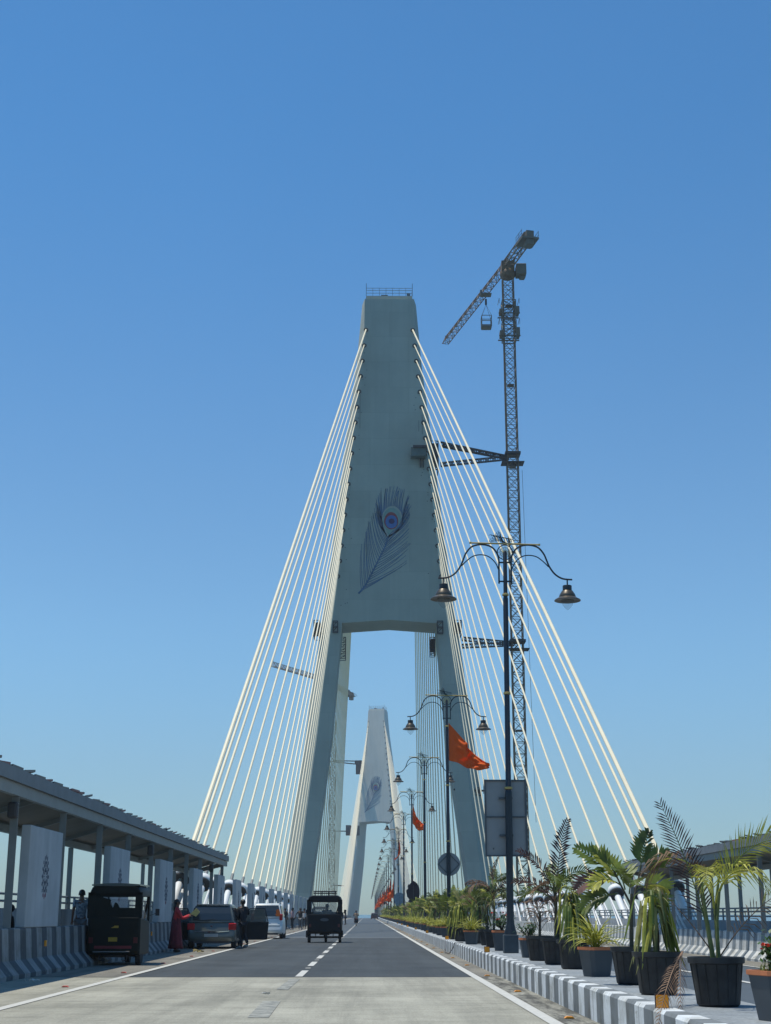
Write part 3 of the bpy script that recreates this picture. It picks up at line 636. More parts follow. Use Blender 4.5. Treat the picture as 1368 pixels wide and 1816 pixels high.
# near crane: right of the near pylon
YCR = 192.0
cb = at(921, 1250, YCR); top = at(904, 493, YCR)
cxr = (at(924, 1370, YCR).x + at(902, 560, YCR).x) / 2
ztop = top.z
zj = at(905, 478, YCR).z
def at_z(px, py, z):
    d = FWD * FPX + RGT * (px - 684) - UPV * (py - 908); return Vector((0, 0, EYE)) + d * ((z - EYE) / d.z)
tipw = at_z(790, 610, ztop + 2.1); tailw = at_z(938, 418, ztop + 2.1)
t = crane('tall lattice tower crane standing right of the near pylon', (cxr, YCR, -17), ztop, 1.55, (tipw.x - cxr, tipw.y - YCR, 0), (tailw.x - cxr, tailw.y - YCR, 0))
loc0 = Vector((cxr, YCR, -17))
mb = MB(); tr = Vector((tipw.x - cxr, tipw.y - YCR, 0)); c = tr * .32 + Vector((0, 0, ztop + 17 + 1.7)); mb.box(c, (1.7, 1.2, .2)); mb.box(c + Vector((-.75, 0, .4)), (.3, .8, .6)); mb.build('trolley', CRANEG, t)
def strut(a, b, w): mb = MB(); lattice(mb, a, b, w, w, max(3, int((Vector(b) - Vector(a)).length / w)), .07, .05); return mb
for (x, y, d) in ((782, 787, 3), (782, 824, 3), (786, 790, 5)):
    strut(at(x, y, YT1 + d) - loc0, at(902, 812, YCR) - loc0, .5).build('tie_strut', DARKS, t)
for (x, y, d) in ((820, 1133, 3), (820, 1146, 3)): strut(at(x, y, YT1 + d) - loc0, at(912, 1142, YCR) - loc0, .5).build('tie_strut', DARKS, t)
mb = MB()
for py in (806, 822, 1138, 1152): c = at(911, py, YCR) - loc0; mb.box((0, 0, c.z), (2.2 if py in (806, 1138) else 3.2, 2.2, .35 if py in (806, 1138) else .1))
mb.build('tie_collar', DARKS, t)
mb = MB(); mb.tube([(1.35, 0, ztop + 17 - 30), (1.9, 0, 30)], .03, 3); mb.build('mast_cable', DARKS, t)
# lifted cage
hk = tr * .32 + loc0 + Vector((0, 0, ztop + 17 + 1.4)); cg = at(869, 572, hk.y)
t = thing('lifting_cage', 'steel cage hanging from the hook of the near tower crane', 'lifting cage', (hk.x, hk.y, cg.z))
mb = MB(); s_ = .75
for x in (-s_, s_):
    for y in (-s_, s_): mb.tube([(x, y, -.8), (x, y, .9)], .07, 4)
for z in (-.8, 0, .9):
    for q in (-s_, s_): mb.tube([(-s_, q, z), (s_, q, z)], .06, 4); mb.tube([(q, -s_, z), (q, s_, z)], .06, 4)
mb.bb(-s_, s_, -s_, s_, -.95, -.8); mb.build('frame', CRANEG, t)
mb = MB(); [mb.tube([(x * s_, -s_, -.8 + .2 * q), (x * s_, s_, -.8 + .2 * q)], .03, 4) or mb.tube([(-s_, x * s_, -.8 + .2 * q), (s_, x * s_, -.8 + .2 * q)], .03, 4) for q in range(1, 5) for x in (-1, 1)]; mb.build('side_mesh', mat('cage_sheet', (0.16, 0.16, 0.14), 0.7), t)
mb = MB()
for x in (-s_, s_):
    for y in (-s_, s_): mb.tube([(x, y, .9), (0, 0, 3.0)], .025, 3)
mb.bb(-.15, .15, -.12, .12, 3.0, 3.9); mb.tube([(0, 0, 3.9), (0, 0, hk.z - cg.z)], .03, 4); mb.build('hook_sling', DARKS, t)
# far crane beside the distant pylon
YC2 = 612.0; c2 = at(590, 1400, YC2); z2 = at(592, 1222, YC2).z
tp2 = at_z(485, 1178, z2 + 3); tl2 = at_z(624, 1230, z2 + 3)
t = crane('far lattice tower crane behind the left cables beside the distant pylon', (c2.x, YC2, -20), z2, 2.4, (tp2.x - c2.x, tp2.y - YC2, 0), (tl2.x - c2.x, tl2.y - YC2, 0), False)
loc2 = Vector((c2.x, YC2, -20))
for (x, y, x2, y2) in ((592, 1349, 640, 1350), (592, 1351, 640, 1356), (592, 1474, 622, 1474), (592, 1570, 610, 1571)):
    mb = MB(); mb.tube([at(x, y, YC2) - loc2, at(x2, y2, YT2) - loc2], .3, 4); mb.build('tie_strut', DARKS, t)
mb = MB(); loc3 = Vector((3.6, YT2, 0))
mb = MB(); 
for (x0, y0, x1, y1) in ((634, 1348, 646, 1354), (636, 1354, 645, 1372), (618, 1462, 626, 1480), (634, 1463, 641, 1480)):
    a = at(x0, y0, YT2 - 1) ; b = at(x1, y1, YT2 - 1); mb.bb(a.x - 3.6, b.x - 3.6, -6.2, -4.1, b.z, a.z)
o = mb.build('work_platform', DARKS, tw2)
# ------------------------------------------------------------------ street lamps, signs, flags

def make_lamp():
    t = thing('street_lamp', 'nearest black double armed street lamp on the median with a sign behind it', 'street lamp', (0, 0, 0), 0, 'double armed street lamps along the median')
    mb = MB(); mb.bb(-.165, .165, -.165, .165, 0, .40); mb.build('plinth', mat('lamp_plinth', (0.035, 0.05, 0.062), 0.6, var=0.2, scale=5), t, bevel=.012)
    mb = MB(); mb.lathe([(.15, .40), (.145, .44), (.10, .60), (.082, .75), (.08, 3.5), (.078, 3.6), (.066, 3.62), (.062, 8.2), (.05, 8.25), (.048, 9.35), (.02, 9.4)], 14); mb.build('pole', BLACKM, t, True)
    for z, r in ((3.68, .082), (8.3, .064), (5.9, .07)):
        mb = MB(); mb.lathe([(r, -.03), (r + .015, -.02), (r + .015, .02), (r, .03)], 14, (0, 0, z)); mb.build('collar', GOLD, t, True)
    K = .003025
    def cr(x, y): return Vector(((x - 627) * K, 0, 9.58 - (y - 398) * K * 1.03))
    def smooth(pts, n=4):
        o = []
        for i in range(len(pts) - 1):
            p0, p1, p2, p3 = pts[max(i - 1, 0)], pts[i], pts[i + 1], pts[min(i + 2, len(pts) - 1)]
            for k in range(n):
                u = k / n; o.append(0.5 * ((2 * p1) + (p2 - p0) * u + (2 * p0 - 5 * p1 + 4 * p2 - p3) * u * u + (3 * p1 - p0 - 3 * p2 + p3) * u ** 3))
        return o + [pts[-1]]
    for s_ in (-1, 1):
        def S(v): return Vector((v.x * -s_, v.y, v.z))
        a = smooth([S(cr(*p)) for p in ((577, 720), (577, 620), (577, 530), (562, 475), (525, 430), (475, 410), (415, 408), (355, 428), (312, 478), (290, 530), (268, 582), (225, 640), (165, 675), (88, 682))])
        b = smooth([S(cr(*p)) for p in ((572, 605), (550, 555), (500, 507), (440, 490), (370, 502), (312, 545), (276, 582))])
        mb = MB(); mb.tube(a, .022, 7); mb.tube(b, .014, 6); mb.tube([S(cr(577, 550)), S(cr(620, 550))], .022, 5); mb.tube([S(cr(577, 702)), S(cr(620, 702))], .022, 5); mb.tube([S(cr(128, 680)), S(cr(128, 730))], .018, 6)
        mb.build('arm', BLACKM, t, True)
        c = S(cr(130, 845)); mb = MB(); o = c
        mb.lathe([(.10, .36), (.112, .35), (.112, .245), (.10, .24)], 20, o); mb.lathe([(.08, .24), (.13, .225), (.185, .14), (.205, .085), (.20, .07), (.315, .0), (.32, -.02), (.19, -.015), (.15, .0)], 24, o, 1)
        sh = mb.build('lamp_shade', [BLACKM, BRONZE], t, True)
        mb = MB(); mb.lathe([(.152, .0), (.155, -.04), (.13, -.12), (.07, -.20), (.02, -.245), (.002, -.25)], 16, o); mb.build('glass_bulb', GLC, t, True)
    mb = MB(); mb.tube([cr(346, 394), cr(908, 404)], .02, 8); mb.lathe([(.001, -.03), (.028, -.02), (.028, .02), (.001, .03)], 8, cr(348, 394)); mb.lathe([(.001, -.03), (.028, -.02), (.028, .02), (.001, .03)], 8, cr(906, 404)); mb.build('crossbar', GOLD, t, True)
    Ry = Matrix.Rotation(R(90), 3, 'X'); c = cr(627, 468); mb = MB(); mb.torus(c, .185, .012, 26, 6, 0, Ry); mb.torus(c, .12, .005, 20, 5, 0, Ry); mb.ell(c, (.03, .02, .03), 8, 6, 1)
    for i in range(12):
        a = 2 * math.pi * i / 12; e = c + Vector((math.cos(a), 0, math.sin(a))) * .18
        f = c + Vector((math.cos(a + .17), 0, math.sin(a + .17))) * .12; g = c + Vector((math.cos(a - .17), 0, math.sin(a - .17))) * .12; mb.tube([c, f, e, g, c], .0065, 4, 1)
    mb.build('wheel_ornament', [BLACKM, GOLD], t, True)
    mb = MB(); rr = random.Random(5)
    for i in range(9):
        x0 = .18 - .055 * i; h = .09 + .012 * i; pts = [cr(627, 385) + Vector((x0 + .05, 0, 0)), cr(627, 385) + Vector((x0 + .02, .005 * (i % 3 - 1), h * .7)), cr(627, 385) + Vector((x0 - .08, 0, h)), cr(627, 385) + Vector((x0 - .13, 0, h * .75 + .02))]
        mb.tube(smooth(pts, 3), [.018 - .0008 * k for k in range(10)], 5, flat=.5)
    for k in range(7):
        a0 = Vector((.05 - .02 * k, 0, 9.60)); e0 = Vector((-.36 + .035 * k, 0, 9.62 + .04 * k)); mb.tube(smooth([a0, (a0 + e0) / 2 + Vector((0, 0, .05 + .012 * k)), e0, e0 + Vector((-.01, 0, .05))], 4), .015, 5, flat=.5)
    mb.build('feather_ornament', TEAL, t, True)
    return t
LX = 3.25; LAMPY = [33.4 + (58.3 - 33.4) * 1 * i if i < 2 else 58.3 + 24.0 * (i - 1) for i in range(27)]
lamp = make_lamp(); lamp.location = (LX, LAMPY[0], .37)
lamps = [lamp]
for i, y in enumerate(LAMPY[1:], 1):
    lamps.append(dup(lamp, (LX, y, .37 + zroad(y)), R(((i * 37) % 5 - 2) * .6), 'black double armed street lamp on the median, %s from the camera' % ordw(i), skip=() if i < 9 else ('feather', 'wheel', 'collar')))
lamp.rotation_euler = (0, R(.5), 0)
# rectangular sign seen from the back
t = thing('road_sign', 'large rectangular road sign seen from its grey back on the nearest lamp pole', 'road sign', (LX - .03, LAMPY[0] + .16, 0))
mb = MB(); mb.bb(-.475, .475, 0, .012, 2.52, 4.24); mb.build('sign_panel', SIGNB, t)
mb = MB()
for x in (-.475, .475): mb.bb(x - .02, x + .02, -.035, .0, 2.50, 4.26)
for z in (2.52, 3.40, 4.24): mb.bb(-.455, .455, -.03, -.001, z - .018, z + .018)
mb.bb(-.16, .16, -.09, -.04, 2.95, 3.0); mb.bb(-.16, .16, -.09, -.04, 3.80, 3.85); mb.box((-.3, -.004, 2.68), (.03, .01, .04)); mb.build('frame', SIGNF, t)
t = thing('road_sign', 'round road sign with a diamond frame seen from behind on the second lamp pole', 'road sign', (LX + .02, LAMPY[1] + .12, 3.15))
mb = MB(); mb.lathe([(.46, -.008), (.46, .008)], 32, M=Matrix.Rotation(R(90), 3, 'X')); mb.build('sign_panel', SIGNB, t)
mb = MB()
for a, b in (((-.42, 0), (0, .42)), ((0, .42), (.42, 0)), ((.42, 0), (0, -.42)), ((0, -.42), (-.42, 0))): mb.tube([(a[0], -.03, a[1]), (b[0], -.03, b[1])], .02, 4)
mb.build('frame', SIGNF, t)
rr = random.Random(11); t = thing('damaged_sign', 'ragged dark disc shaped sign hanging on the fourth lamp pole', 'sign', (LX + .08, LAMPY[3] - .12, 2.75))
pts = []
for i in range(34):
    a = 2 * math.pi * i / 34; r = 1 + rr.uniform(-.07, .05) * (2 if math.cos(a) < .2 else .4); pts.append((.47 * r * math.cos(a) - (.12 if math.sin(a) < -.7 else 0), (.78 if math.sin(a) > 0 else .88) * r * math.sin(a)))
MB().prism(pts, 'y', -.01, .01).build('torn_sheet', mat('torn_dark_sheet', (0.025, 0.018, 0.022), 0.8, var=.3), t); MB().tube([(0, -.03, -.5), (0, -.03, .5)], .015, 4).build('backing_bar', SIGNF, t)
t = thing('damaged_sign', 'bent bluish sign disc on the sixth lamp pole', 'sign', (LX + .1, LAMPY[5] - .12, 2.65))
pts = [(.55 * math.cos(a) * (1 + .12 * math.sin(3 * a)), .85 * math.sin(a) * (1 + .1 * math.cos(2 * a))) for a in [2 * math.pi * i / 20 for i in range(20)]]
MB().prism(pts, 'y', -.01, .01).build('bent_sheet', mat('bent_blue_grey', (0.14, 0.20, 0.24), 0.6, var=.3, scale=6), t); MB().tube([(0, -.03, -.6), (0, -.03, .6)], .015, 4).build('backing_bar', SIGNF, t)
for i in (7, 9, 12):
    tag(MB().bb(-.45, -.1, -.15, .15, -.2, .2).build('control_box', DARKS, loc=(LX - .05, LAMPY[i], 3.0), bevel=.02), 'small dark box fixed on the %s lamp pole' % ordw(i), 'control box')

def make_flag(top, bot, seed, name='flag'):
    """cloth between an upper and a lower edge given as (x, z) from the hoist top"""
    mb = MB(); nu, nv = 40, 22; rr = random.Random(seed)
    def samp(T, u):
        s_ = u * (len(T) - 1); i = min(int(s_), len(T) - 2); f = s_ - i; return Vector((T[i][0] + (T[i + 1][0] - T[i][0]) * f, 0, T[i][1] + (T[i + 1][1] - T[i][1]) * f))
    vs = []; fs = []; ph = rr.uniform(0, 6)
    for i in range(nu + 1):
        u = i / nu; a = samp(top, u); b = samp(bot, u)
        for j in range(nv + 1):
            v = j / nv; p = a.lerp(b, v); am = min(1, u * 3.0)
            p.y = am * (.10 * math.sin(9 * u + 4 * v + ph) + .05 * math.sin(17 * u - 7 * v + ph * 2) + .035 * math.sin(31 * u + 13 * v) + .03 * math.sin(25 * v + 14 * u + 2 * ph) * math.sin(6 * u) + .02 * math.sin(23 * v - 8 * u + ph))
            p.x += am * .025 * math.sin(12 * v + 6 * u + ph); p.z += am * .02 * math.sin(20 * u + 9 * v + ph); vs.append(p)
    for i in range(nu):
        for j in range(nv): a = i * (nv + 1) + j; fs.append((a, a + nv + 1, a + nv + 2, a + 1))
    mb.add(vs, fs); o = mb.build(name, FLAG, smooth=180); m = o.modifiers.new('cloth_thickness', 'SOLIDIFY'); m.thickness = .006; return o
f1 = make_flag([(0, 0), (.30, -.34), (.62, -.70), (.78, -.88), (.80, -1.02), (1.05, -1.26), (1.38, -1.50), (1.60, -1.64), (1.63, -1.70)],
               [(0, -1.54), (.25, -1.60), (.52, -1.72), (.75, -1.82), (.95, -1.90), (1.18, -1.92), (1.40, -1.92), (1.58, -1.88), (1.66, -1.78)], 3)
f1.location = (LX + .07, LAMPY[1], at(800, 1282, LAMPY[1]).z); tag(f1, 'large saffron flag streaming to the right from the second lamp pole', 'flag', 'saffron flags on the lamp poles')
f2 = make_flag([(0, 0), (.12, -.5), (.25, -.9), (.5, -1.25), (.72, -1.45), (.80, -1.6)], [(0, -1.5), (.12, -1.65), (.25, -1.85), (.45, -2.0), (.65, -2.0), (.8, -1.95)], 8)
f2.location = (LX + .07, LAMPY[3], at(737, 1424, LAMPY[3]).z); tag(f2, 'saffron flag drooping to the right on the fourth lamp pole', 'flag', 'saffron flags on the lamp poles')
f3 = make_flag([(0, 0), (.12, -.5), (.20, -1.0), (.18, -1.5), (-.1, -1.9), (-.35, -2.0)], [(0, -.9), (.0, -1.2), (-.02, -1.5), (-.12, -1.8), (-.3, -2.15), (-.5, -2.2)], 12)
f3.location = (LX + .07, LAMPY[5], at(710, 1487, LAMPY[5]).z); tag(f3, 'saffron flag curling back to the left on the sixth lamp pole', 'flag', 'saffron flags on the lamp poles')
for k, i in enumerate((6, 7, 8, 9, 10, 11, 12, 13, 14, 15, 16, 17, 18, 20, 22)):
    f = f3.copy() if k % 3 else f2.copy(); col.objects.link(f); f.location = (LX - .02, LAMPY[i], (5.9 if k % 3 else 5.4) + zroad(LAMPY[i]) + .2 * (k % 2)); f.rotation_euler = (0, 0, R(150 + 23 * (k % 3))); f.scale = (1.35,) * 3; f['label'] = 'small distant saffron flag on the %s lamp pole' % ordw(i)

# ------------------------------------------------------------------ shelters
def shelter(side, mirror):
    mx = (lambda x: 2 * 2.9 - x) if mirror else (lambda x: x); zo = -.33 if mirror else 0
    y0, y1 = (34, 72.6) if mirror else (16, 72.6)
    t = thing('walkway_shelter', 'long open walkway shelter on the %s with a dark panelled roof' % side, 'shelter', (mx(-7.9), y1, zo))
    o = Vector((mx(-7.9), y1, zo))
    def X(x): return mx(x) - o.x
    def bb(mb, xa, xb, ya, yb, za, zb, mi=0): a, b = sorted((X(xa), X(xb))); mb.bb(a, b, ya - y1, yb - y1, za, zb, mi)
    zf, zk = 3.80, 3.28        # front and rear eave height
    mb = MB(); n = int((y1 - y0) / .28)
    # corrugated underside / sheet
    rings = []
    for i in range(n * 2 + 1):
        y = y0 - y1 + (y1 - y0) * i / (n * 2); d = .03 if i % 2 else 0; rings.append([Vector((X(-6.98), y, zf + d)), Vector((X(-9.0), y, zk + d)), Vector((X(-9.0), y, zk + .06 + d)), Vector((X(-6.98), y, zf + .06 + d))])
    mb.loft(rings); mb.build('roof_sheet', UNDER, t)
    mb = MB(); bb(mb, -6.93, -6.99, y0, y1, zf - .06, zf + .20); mb.build('gutter', STEELD, t)
    mb = MB(); bb(mb, -7.0, -7.12, y0, y1 - .05, zf - .30, zf - .062); mb.build('front_beam', STEELG, t)
    mb = MB(); bb(mb, -8.72, -8.84, y0, y1 - .05, zk - .16, zk + .02); mb.build('rear_beam', STEELG, t)
    mb = MB(); mb.prism([(X(-7.13), zf - .05), (X(-8.95), zk - .02), (X(-8.95), zk - .2), (X(-7.13), zf - .28)][::1], 'y', -.12, -.02); mb.build('end_rafter', STEELG, t)
    y = y1 - 3.0
    while y > y0:
        mb = MB(); mb.prism([(X(-7.13), zf - .03), (X(-8.72), zk + .02), (X(-8.72), zk - .1), (X(-7.13), zf - .15)], 'y', y - y1 - .04, y - y1 + .04); mb.build('rafter', STEELG, t); y -= 4.72
    cols = [70.95 - 4.66 * i for i in range(12)]
    for y in cols:
        if y < y0: continue
        mb = MB(); bb(mb, -7.04, -7.17, y - .065, y + .065, .95, zf - .31); bb(mb, -7.015, -7.04, y - .065, y - .05, .95, zf - .31); mb.build('front_column', STEELG, t)
        mb = MB(); bb(mb, -8.72, -8.85, y - .06, y + .06, 1.2, zk - .17); mb.build('rear_column', STEELG, t)
    rr = random.Random(4 if mirror else 9); y = y0
    while y < y1 - .3:
        L = rr.uniform(.75, 1.0); w0 = -7.0 - rr.uniform(0, .08); mb = MB(); z = zf + .20 + rr.uniform(0, .05); th = rr.uniform(.0, .09)
        mb.add([(X(w0), y - y1, z), (X(w0), y - y1 + L, z + th), (X(-8.9), y - y1 + L, zk + .22 + th), (X(-8.9), y - y1, zk + .22), (X(w0), y - y1, z + .05), (X(w0), y - y1 + L, z + th + .05), (X(-8.9), y - y1 + L, zk + .27 + th), (X(-8.9), y - y1, zk + .27)],
               [(0, 1, 2, 3), (7, 6, 5, 4), (0, 4, 5, 1), (1, 5, 6, 2), (2, 6, 7, 3), (3, 7, 4, 0)])
        mb.build('roof_panel', SOLARR if rr.random() < .16 else SOLAR, t); y += L + rr.uniform(.02, .12)
    return t
shelter('left', False); shelter('right', True)
for i, y in enumerate((28.85, 47.45, 66.1)):
    mb = MB(); mb.bb(-.10, .10, -.09, .09, -.16, .16); o = mb.build('loudspeaker', DARKS, bevel=.05); o.location = (-7.10, y, 3.22)
    tag(o, ['dark loudspeaker high on the nearest visible shelter column', 'dark loudspeaker on the middle column of the left shelter', 'dark loudspeaker near the far end of the left shelter'][i], 'loudspeaker', 'loudspeakers on the shelter columns')
# decorative slabs standing on the left barrier
EMB = mat('emblem_dark', (0.085, 0.095, 0.125), 0.8, var=.3, scale=20); EMR = mat('emblem_red', (0.20, 0.04, 0.07), 0.8)
slab_m = None
def make_slab():
    t = thing('decorative_slab', '', 'slab', (0, 0, 0))
    mb = MB(); mb.bb(-.20, 0, 0, 3.2, 0, 2.06); mb.build('slab', PANELW, t, bevel=.02)
    mb = MB(); c = Vector((.006, 1.6, 1.05)); rx = .34; rz_ = .46
    def pet(r0, r1, w, a, mi=0):
        u = Vector((0, math.cos(a) * rx / .46, math.sin(a))); v = Vector((0, -math.sin(a) * rx / .46, math.cos(a)))
        p = [c + u * r0, c + u * ((r0 + r1) / 2) + v * w, c + u * r1, c + u * ((r0 + r1) / 2) - v * w]; mb.add(p + [q - Vector((.006, 0, 0)) for q in p], [(0, 1, 2, 3), (0, 4, 5, 1), (1, 5, 6, 2), (2, 6, 7, 3), (3, 7, 4, 0)], mi)
    for i in range(16):
        a = 2 * math.pi * i / 16; pet(.36, .47, .045, a, 1 if math.sin(a) < -.75 else 0); pet(.10, .20, .02, a)
    for i in range(8):
        a = 2 * math.pi * (i + .5) / 8; pet(.21, .36, .055, a); pet(.27, .33, .10, a + .39)
    mb.build('emblem', [EMB, EMR], t)
    return t
sl0 = make_slab()
for i in range(17):
    y = 30.1 + 9.55 * i; lb = ('white slab with a dark round emblem under the left shelter, %s from the camera' % ordw(i)) if i < 5 else ('white slab with a faint emblem on the open left barrier, %s past the shelter' % ordw(i - 5))
    if i == 0: sl0.location = (-7.0, y, .951); sl0['label'] = lb; sl0['group'] = 'decorative slabs on the left barrier'
    else: dup(sl0, (-7.0, y, .951), 0, lb, 'decorative slabs on the left barrier')

# ------------------------------------------------------------------ vehicles
def wheel(t, x, y, r, w, rim=METAL, name='wheel'):
    M = Matrix.Rotation(R(90), 3, 'Y')
    mb = MB(); mb.lathe([(r * .6, -w / 2), (r * .93, -w / 2), (r, -w * .35), (r, w * .35), (r * .93, w / 2), (r * .6, w / 2)], 24, (0, 0, 0), 0, M); o = mb.build(name, TYRE, t, True, (x, y, r))
    mb = MB(); mb.lathe([(r * .1, -w * .46), (r * .58, -w * .44), (r * .58, w * .44), (r * .1, w * .46)], 16, (0, 0, 0), 0, M); mb.build('rim', rim, o, 30)
def autorick(label, loc, W, H, L, paint, rack=False, low=.25, rz=0, driver=True):
    t = thing('auto_rickshaw', label, 'auto rickshaw', loc, rz, 'auto rickshaws on the bridge')
    h = W / 2
    def prof(hw, zt, zb, r=.16): return [(-hw, zb), (hw, zb), (hw, zt - r), (hw - r * .3, zt - r * .35), (hw - r, zt), (-hw + r, zt), (-hw + r * .3, zt - r * .35), (-hw, zt - r)]
    # canopy shell: roof and side curtains with open window bands
    def ring(y, hw, zt, zb): return [Vector((x, y, z)) for x, z in prof(hw, zt, zb)]
    zw0, zw1 = .60 * H, .86 * H     # window band
    mb = MB(); mb.loft([ring(.02, h * .93, H - .03, zw1 + .02), ring(.12, h * .96, H, zw1), ring(L * .55, h * .96, H, zw1), ring(L * .78, h * .82, H - .06, zw1)]); mb.build('canopy', paint, t, 40)
    mb = MB(); mb.loft([[Vector((x, y, z)) for x, z in ((-hw, zb), (hw, zb), (hw2, zt), (-hw2, zt))] for y, hw, hw2, zb, zt in ((0, h * .9, h * .92, low + .1, zw0), (.06, h * .98, h * .97, low, zw0), (L * .55, h, h * .97, low, zw0 - .1), (L * .7, h * .8, h * .75, low, zw0 - .1), (L * .92, h * .4, h * .36, low + .05, zw0 - .15))]); mb.build('lower_body', paint, t, bevel=.03)
    for x in (-1, 1):
        mb = MB(); mb.box((x * (h * .93 - .035), .05, (zw0 + zw1) / 2 + .03), (.13 * W, .06, zw1 - zw0 + .12)); mb.build('rear_post', paint, t)
        MB().box((x * (h * .93), L * .55, (zw0 + zw1) / 2), (.05, .07, zw1 - zw0 + .25)).build('middle_post', paint, t)
        MB().tube([(x * h * .8, L * .74, zw1 + .05), (x * h * .55, L * .88, zw0 - .15)], .03, 5).build('front_post', paint, t)
    mb = MB(); mb.box((0, .055, (zw0 + zw1) / 2), (W * .66, .012, zw1 - zw0 - .02)); mb.build('rear_window', GLC, t)
    mb = MB(); mb.box((0, L * .82, (zw0 + zw1) / 2 - .05), (W * .72, .012, zw1 - zw0 + .02), 0, Matrix.Rotation(R(-18), 3, 'X')); mb.build('windscreen', GLC, t)
    mb = MB(); mb.bb(-h * .8, h * .8, .35, .5, low, zw0 + .10); mb.bb(-h * .8, h * .8, .5, 1.0, low, zw0 - .35); mb.bb(-.3, .3, L * .52, L * .6, low, zw0 + .05); mb.build('seat', mat('seat_vinyl', (0.03, 0.03, 0.03), 0.5), t)
    wheel(t, -h * .88, .42, .24, .13); wheel(t, h * .88, .42, .24, .13); wheel(t, 0, L - .32, .24, .12, name='front_wheel')
    for s_ in (-1, 1):
        mb = MB(); mb.bb(s_ * h * .82 - .05, s_ * h * .82 + .05, -.02, .005, low + .28, low + .42); mb.build('tail_light', mat('tail_dim', (0.10, 0.008, 0.01), 0.3), t)
    mb = MB(); mb.tube([(-h * .5, .1, low), (-h * .5, .1, low - .12), (-h * .3, .08, low - .14)], .02, 5); mb.tube([(h * .5, .1, low), (h * .5, .1, low - .12), (h * .35, .08, low - .14)], .02, 5); mb.tube([(-h * .88, .42, .24), (h * .88, .42, .24)], .04, 6); mb.tube([(0, .4, .3), (0, L - .3, .3)], .05, 6); mb.bb(-.22, .22, .15, .5, low - .06, low + .02); mb.build('chassis', DARKS, t)
    for s_ in (-1, 1):
        mb = MB(); mb.tube([(s_ * h * .8, L * .74, zw0 + .02), (s_ * (h + .10), L * .76, zw0 + .1)], .012, 4); mb.bb(s_ * (h + .10) - .05, s_ * (h + .10) + .05, L * .75, L * .77, zw0 + .03, zw0 + .2); mb.build('mirror', DARKS, t)
    return t, zw0, zw1
ABLACK = mat('auto_dark_green', (0.005, 0.008, 0.0065), 0.5, var=.3, scale=4, spec=.22)
ABLK2 = mat('auto_black', (0.007, 0.008, 0.010), 0.5, var=.3, scale=4, spec=.3)
t, a, b = autorick('dark green covered auto rickshaw parked by the left barrier under the shelter', (-6.27, 36.4, 0), 1.34, 1.92, 2.7, ABLACK)
CHR = mat('chrome', (0.7, 0.7, 0.7), 0.12, 1.0, var=0.02)
mb = MB(); mb.bb(-.46, .46, -.015, .01, .40, .47); mb.build('red_band', mat('dull_red', (0.16, 0.012, 0.02), 0.5), t)
mb = MB(); mb.tube([(-.48, -.03, .33), (.42, -.03, .33)], .014, 6); mb.build('bumper_bar', METAL, t)
YPL = mat('yellow_plate', (0.36, 0.22, 0.02), 0.6, var=.1)
mb = MB(); mb.bb(-.12, .10, -.012, .0, .57, .67); mb.build('number_plate', YPL, t)
mb = MB(); mb.prism([(-.07, .89), (.12, .89), (.12, .945), (.02, .945), (.0, .925)], 'y', -.008, .0); mb.build('marking', YPL, t)
mb = MB(); mb.loft([[Vector((x * .6, y, 1.93 + .035 * math.cos(x * 1.4) )) for x in (-1, -.5, 0, .5, 1)] + [Vector((x * .6, y, 1.90)) for x in (1, .5, 0, -.5, -1)] for y in (.04, .3, .9, 1.6)]); mb.build('roof_sheen_sheet', mat('tarpaulin', (0.10, 0.11, 0.10), 0.16, var=.2, scale=6, spec=.8), t, 40)
mb = MB(); mb.bb(-.50, .50, .02, .045, 1.12, 1.37); mb.prism([(-.50, 1.37), (-.05, 1.37), (-.12, 1.47), (-.10, 1.56), (-.30, 1.62), (-.30, 1.69), (-.50, 1.69)], 'y', .02, .045); mb.bb(-.30, .5, .02, .045, 1.63, 1.70); mb.prism([(-.05, 1.37), (.12, 1.37), (.06, 1.48), (.0, 1.50)], 'y', .02, .045); mb.build('rear_curtain', ABLACK, t)
A2X = (577.5 - 652) * 66.5 / 2604
t2, a2, b2 = autorick('black auto rickshaw with a roof rack driving in the left lane', (A2X, 65.0, 0), 1.55, 2.02, 2.8, ABLK2, low=.38)
mb = MB()
for x in (-.47, -.16, .16, .47):
    mb.tube([(x, .1, 2.02), (x, .1, 2.20)], .015, 4); mb.tube([(x, 1.3, 2.02), (x, 1.3, 2.20)], .015, 4)
for z in (2.12, 2.2):
    mb.tube([(-.5, .1, z), (.5, .1, z)], .018, 5); mb.tube([(-.5, 1.3, z), (.5, 1.3, z)], .018, 5)
    for x in (-.5, .5): mb.tube([(x, .1, z), (x, 1.3, z)], .018, 5)
for x in [-.4 + .1 * k for k in range(9)]: mb.tube([(x, .1, 2.12), (x, 1.3, 2.12)], .01, 4)
mb.build('roof_rack', DARKS, t2)
mb = MB(); mb.lathe([(.19, -.004), (.19, .004)], 20, (0, 0, 0), 0, Matrix.Diagonal((1, 1, .35)) @ Matrix.Rotation(R(90), 3, 'X')); o = mb.build('oval_badge', mat('badge_grey', (0.09, 0.095, 0.1), 0.5), t2, loc=(0, -.006, .98))
for s_ in (-1, 1):
    mb = MB(); mb.bb(s_ * .77 - .05, s_ * .77 + .05, .15, .7, .22, .52); mb.build('mudguard', ABLK2, t2, bevel=.02)
tag(autorick('distant dark auto rickshaw standing by the left barrier beyond the people', (-4.9, 150, 0), 1.5, 1.95, 2.6, ABLK2)[0])

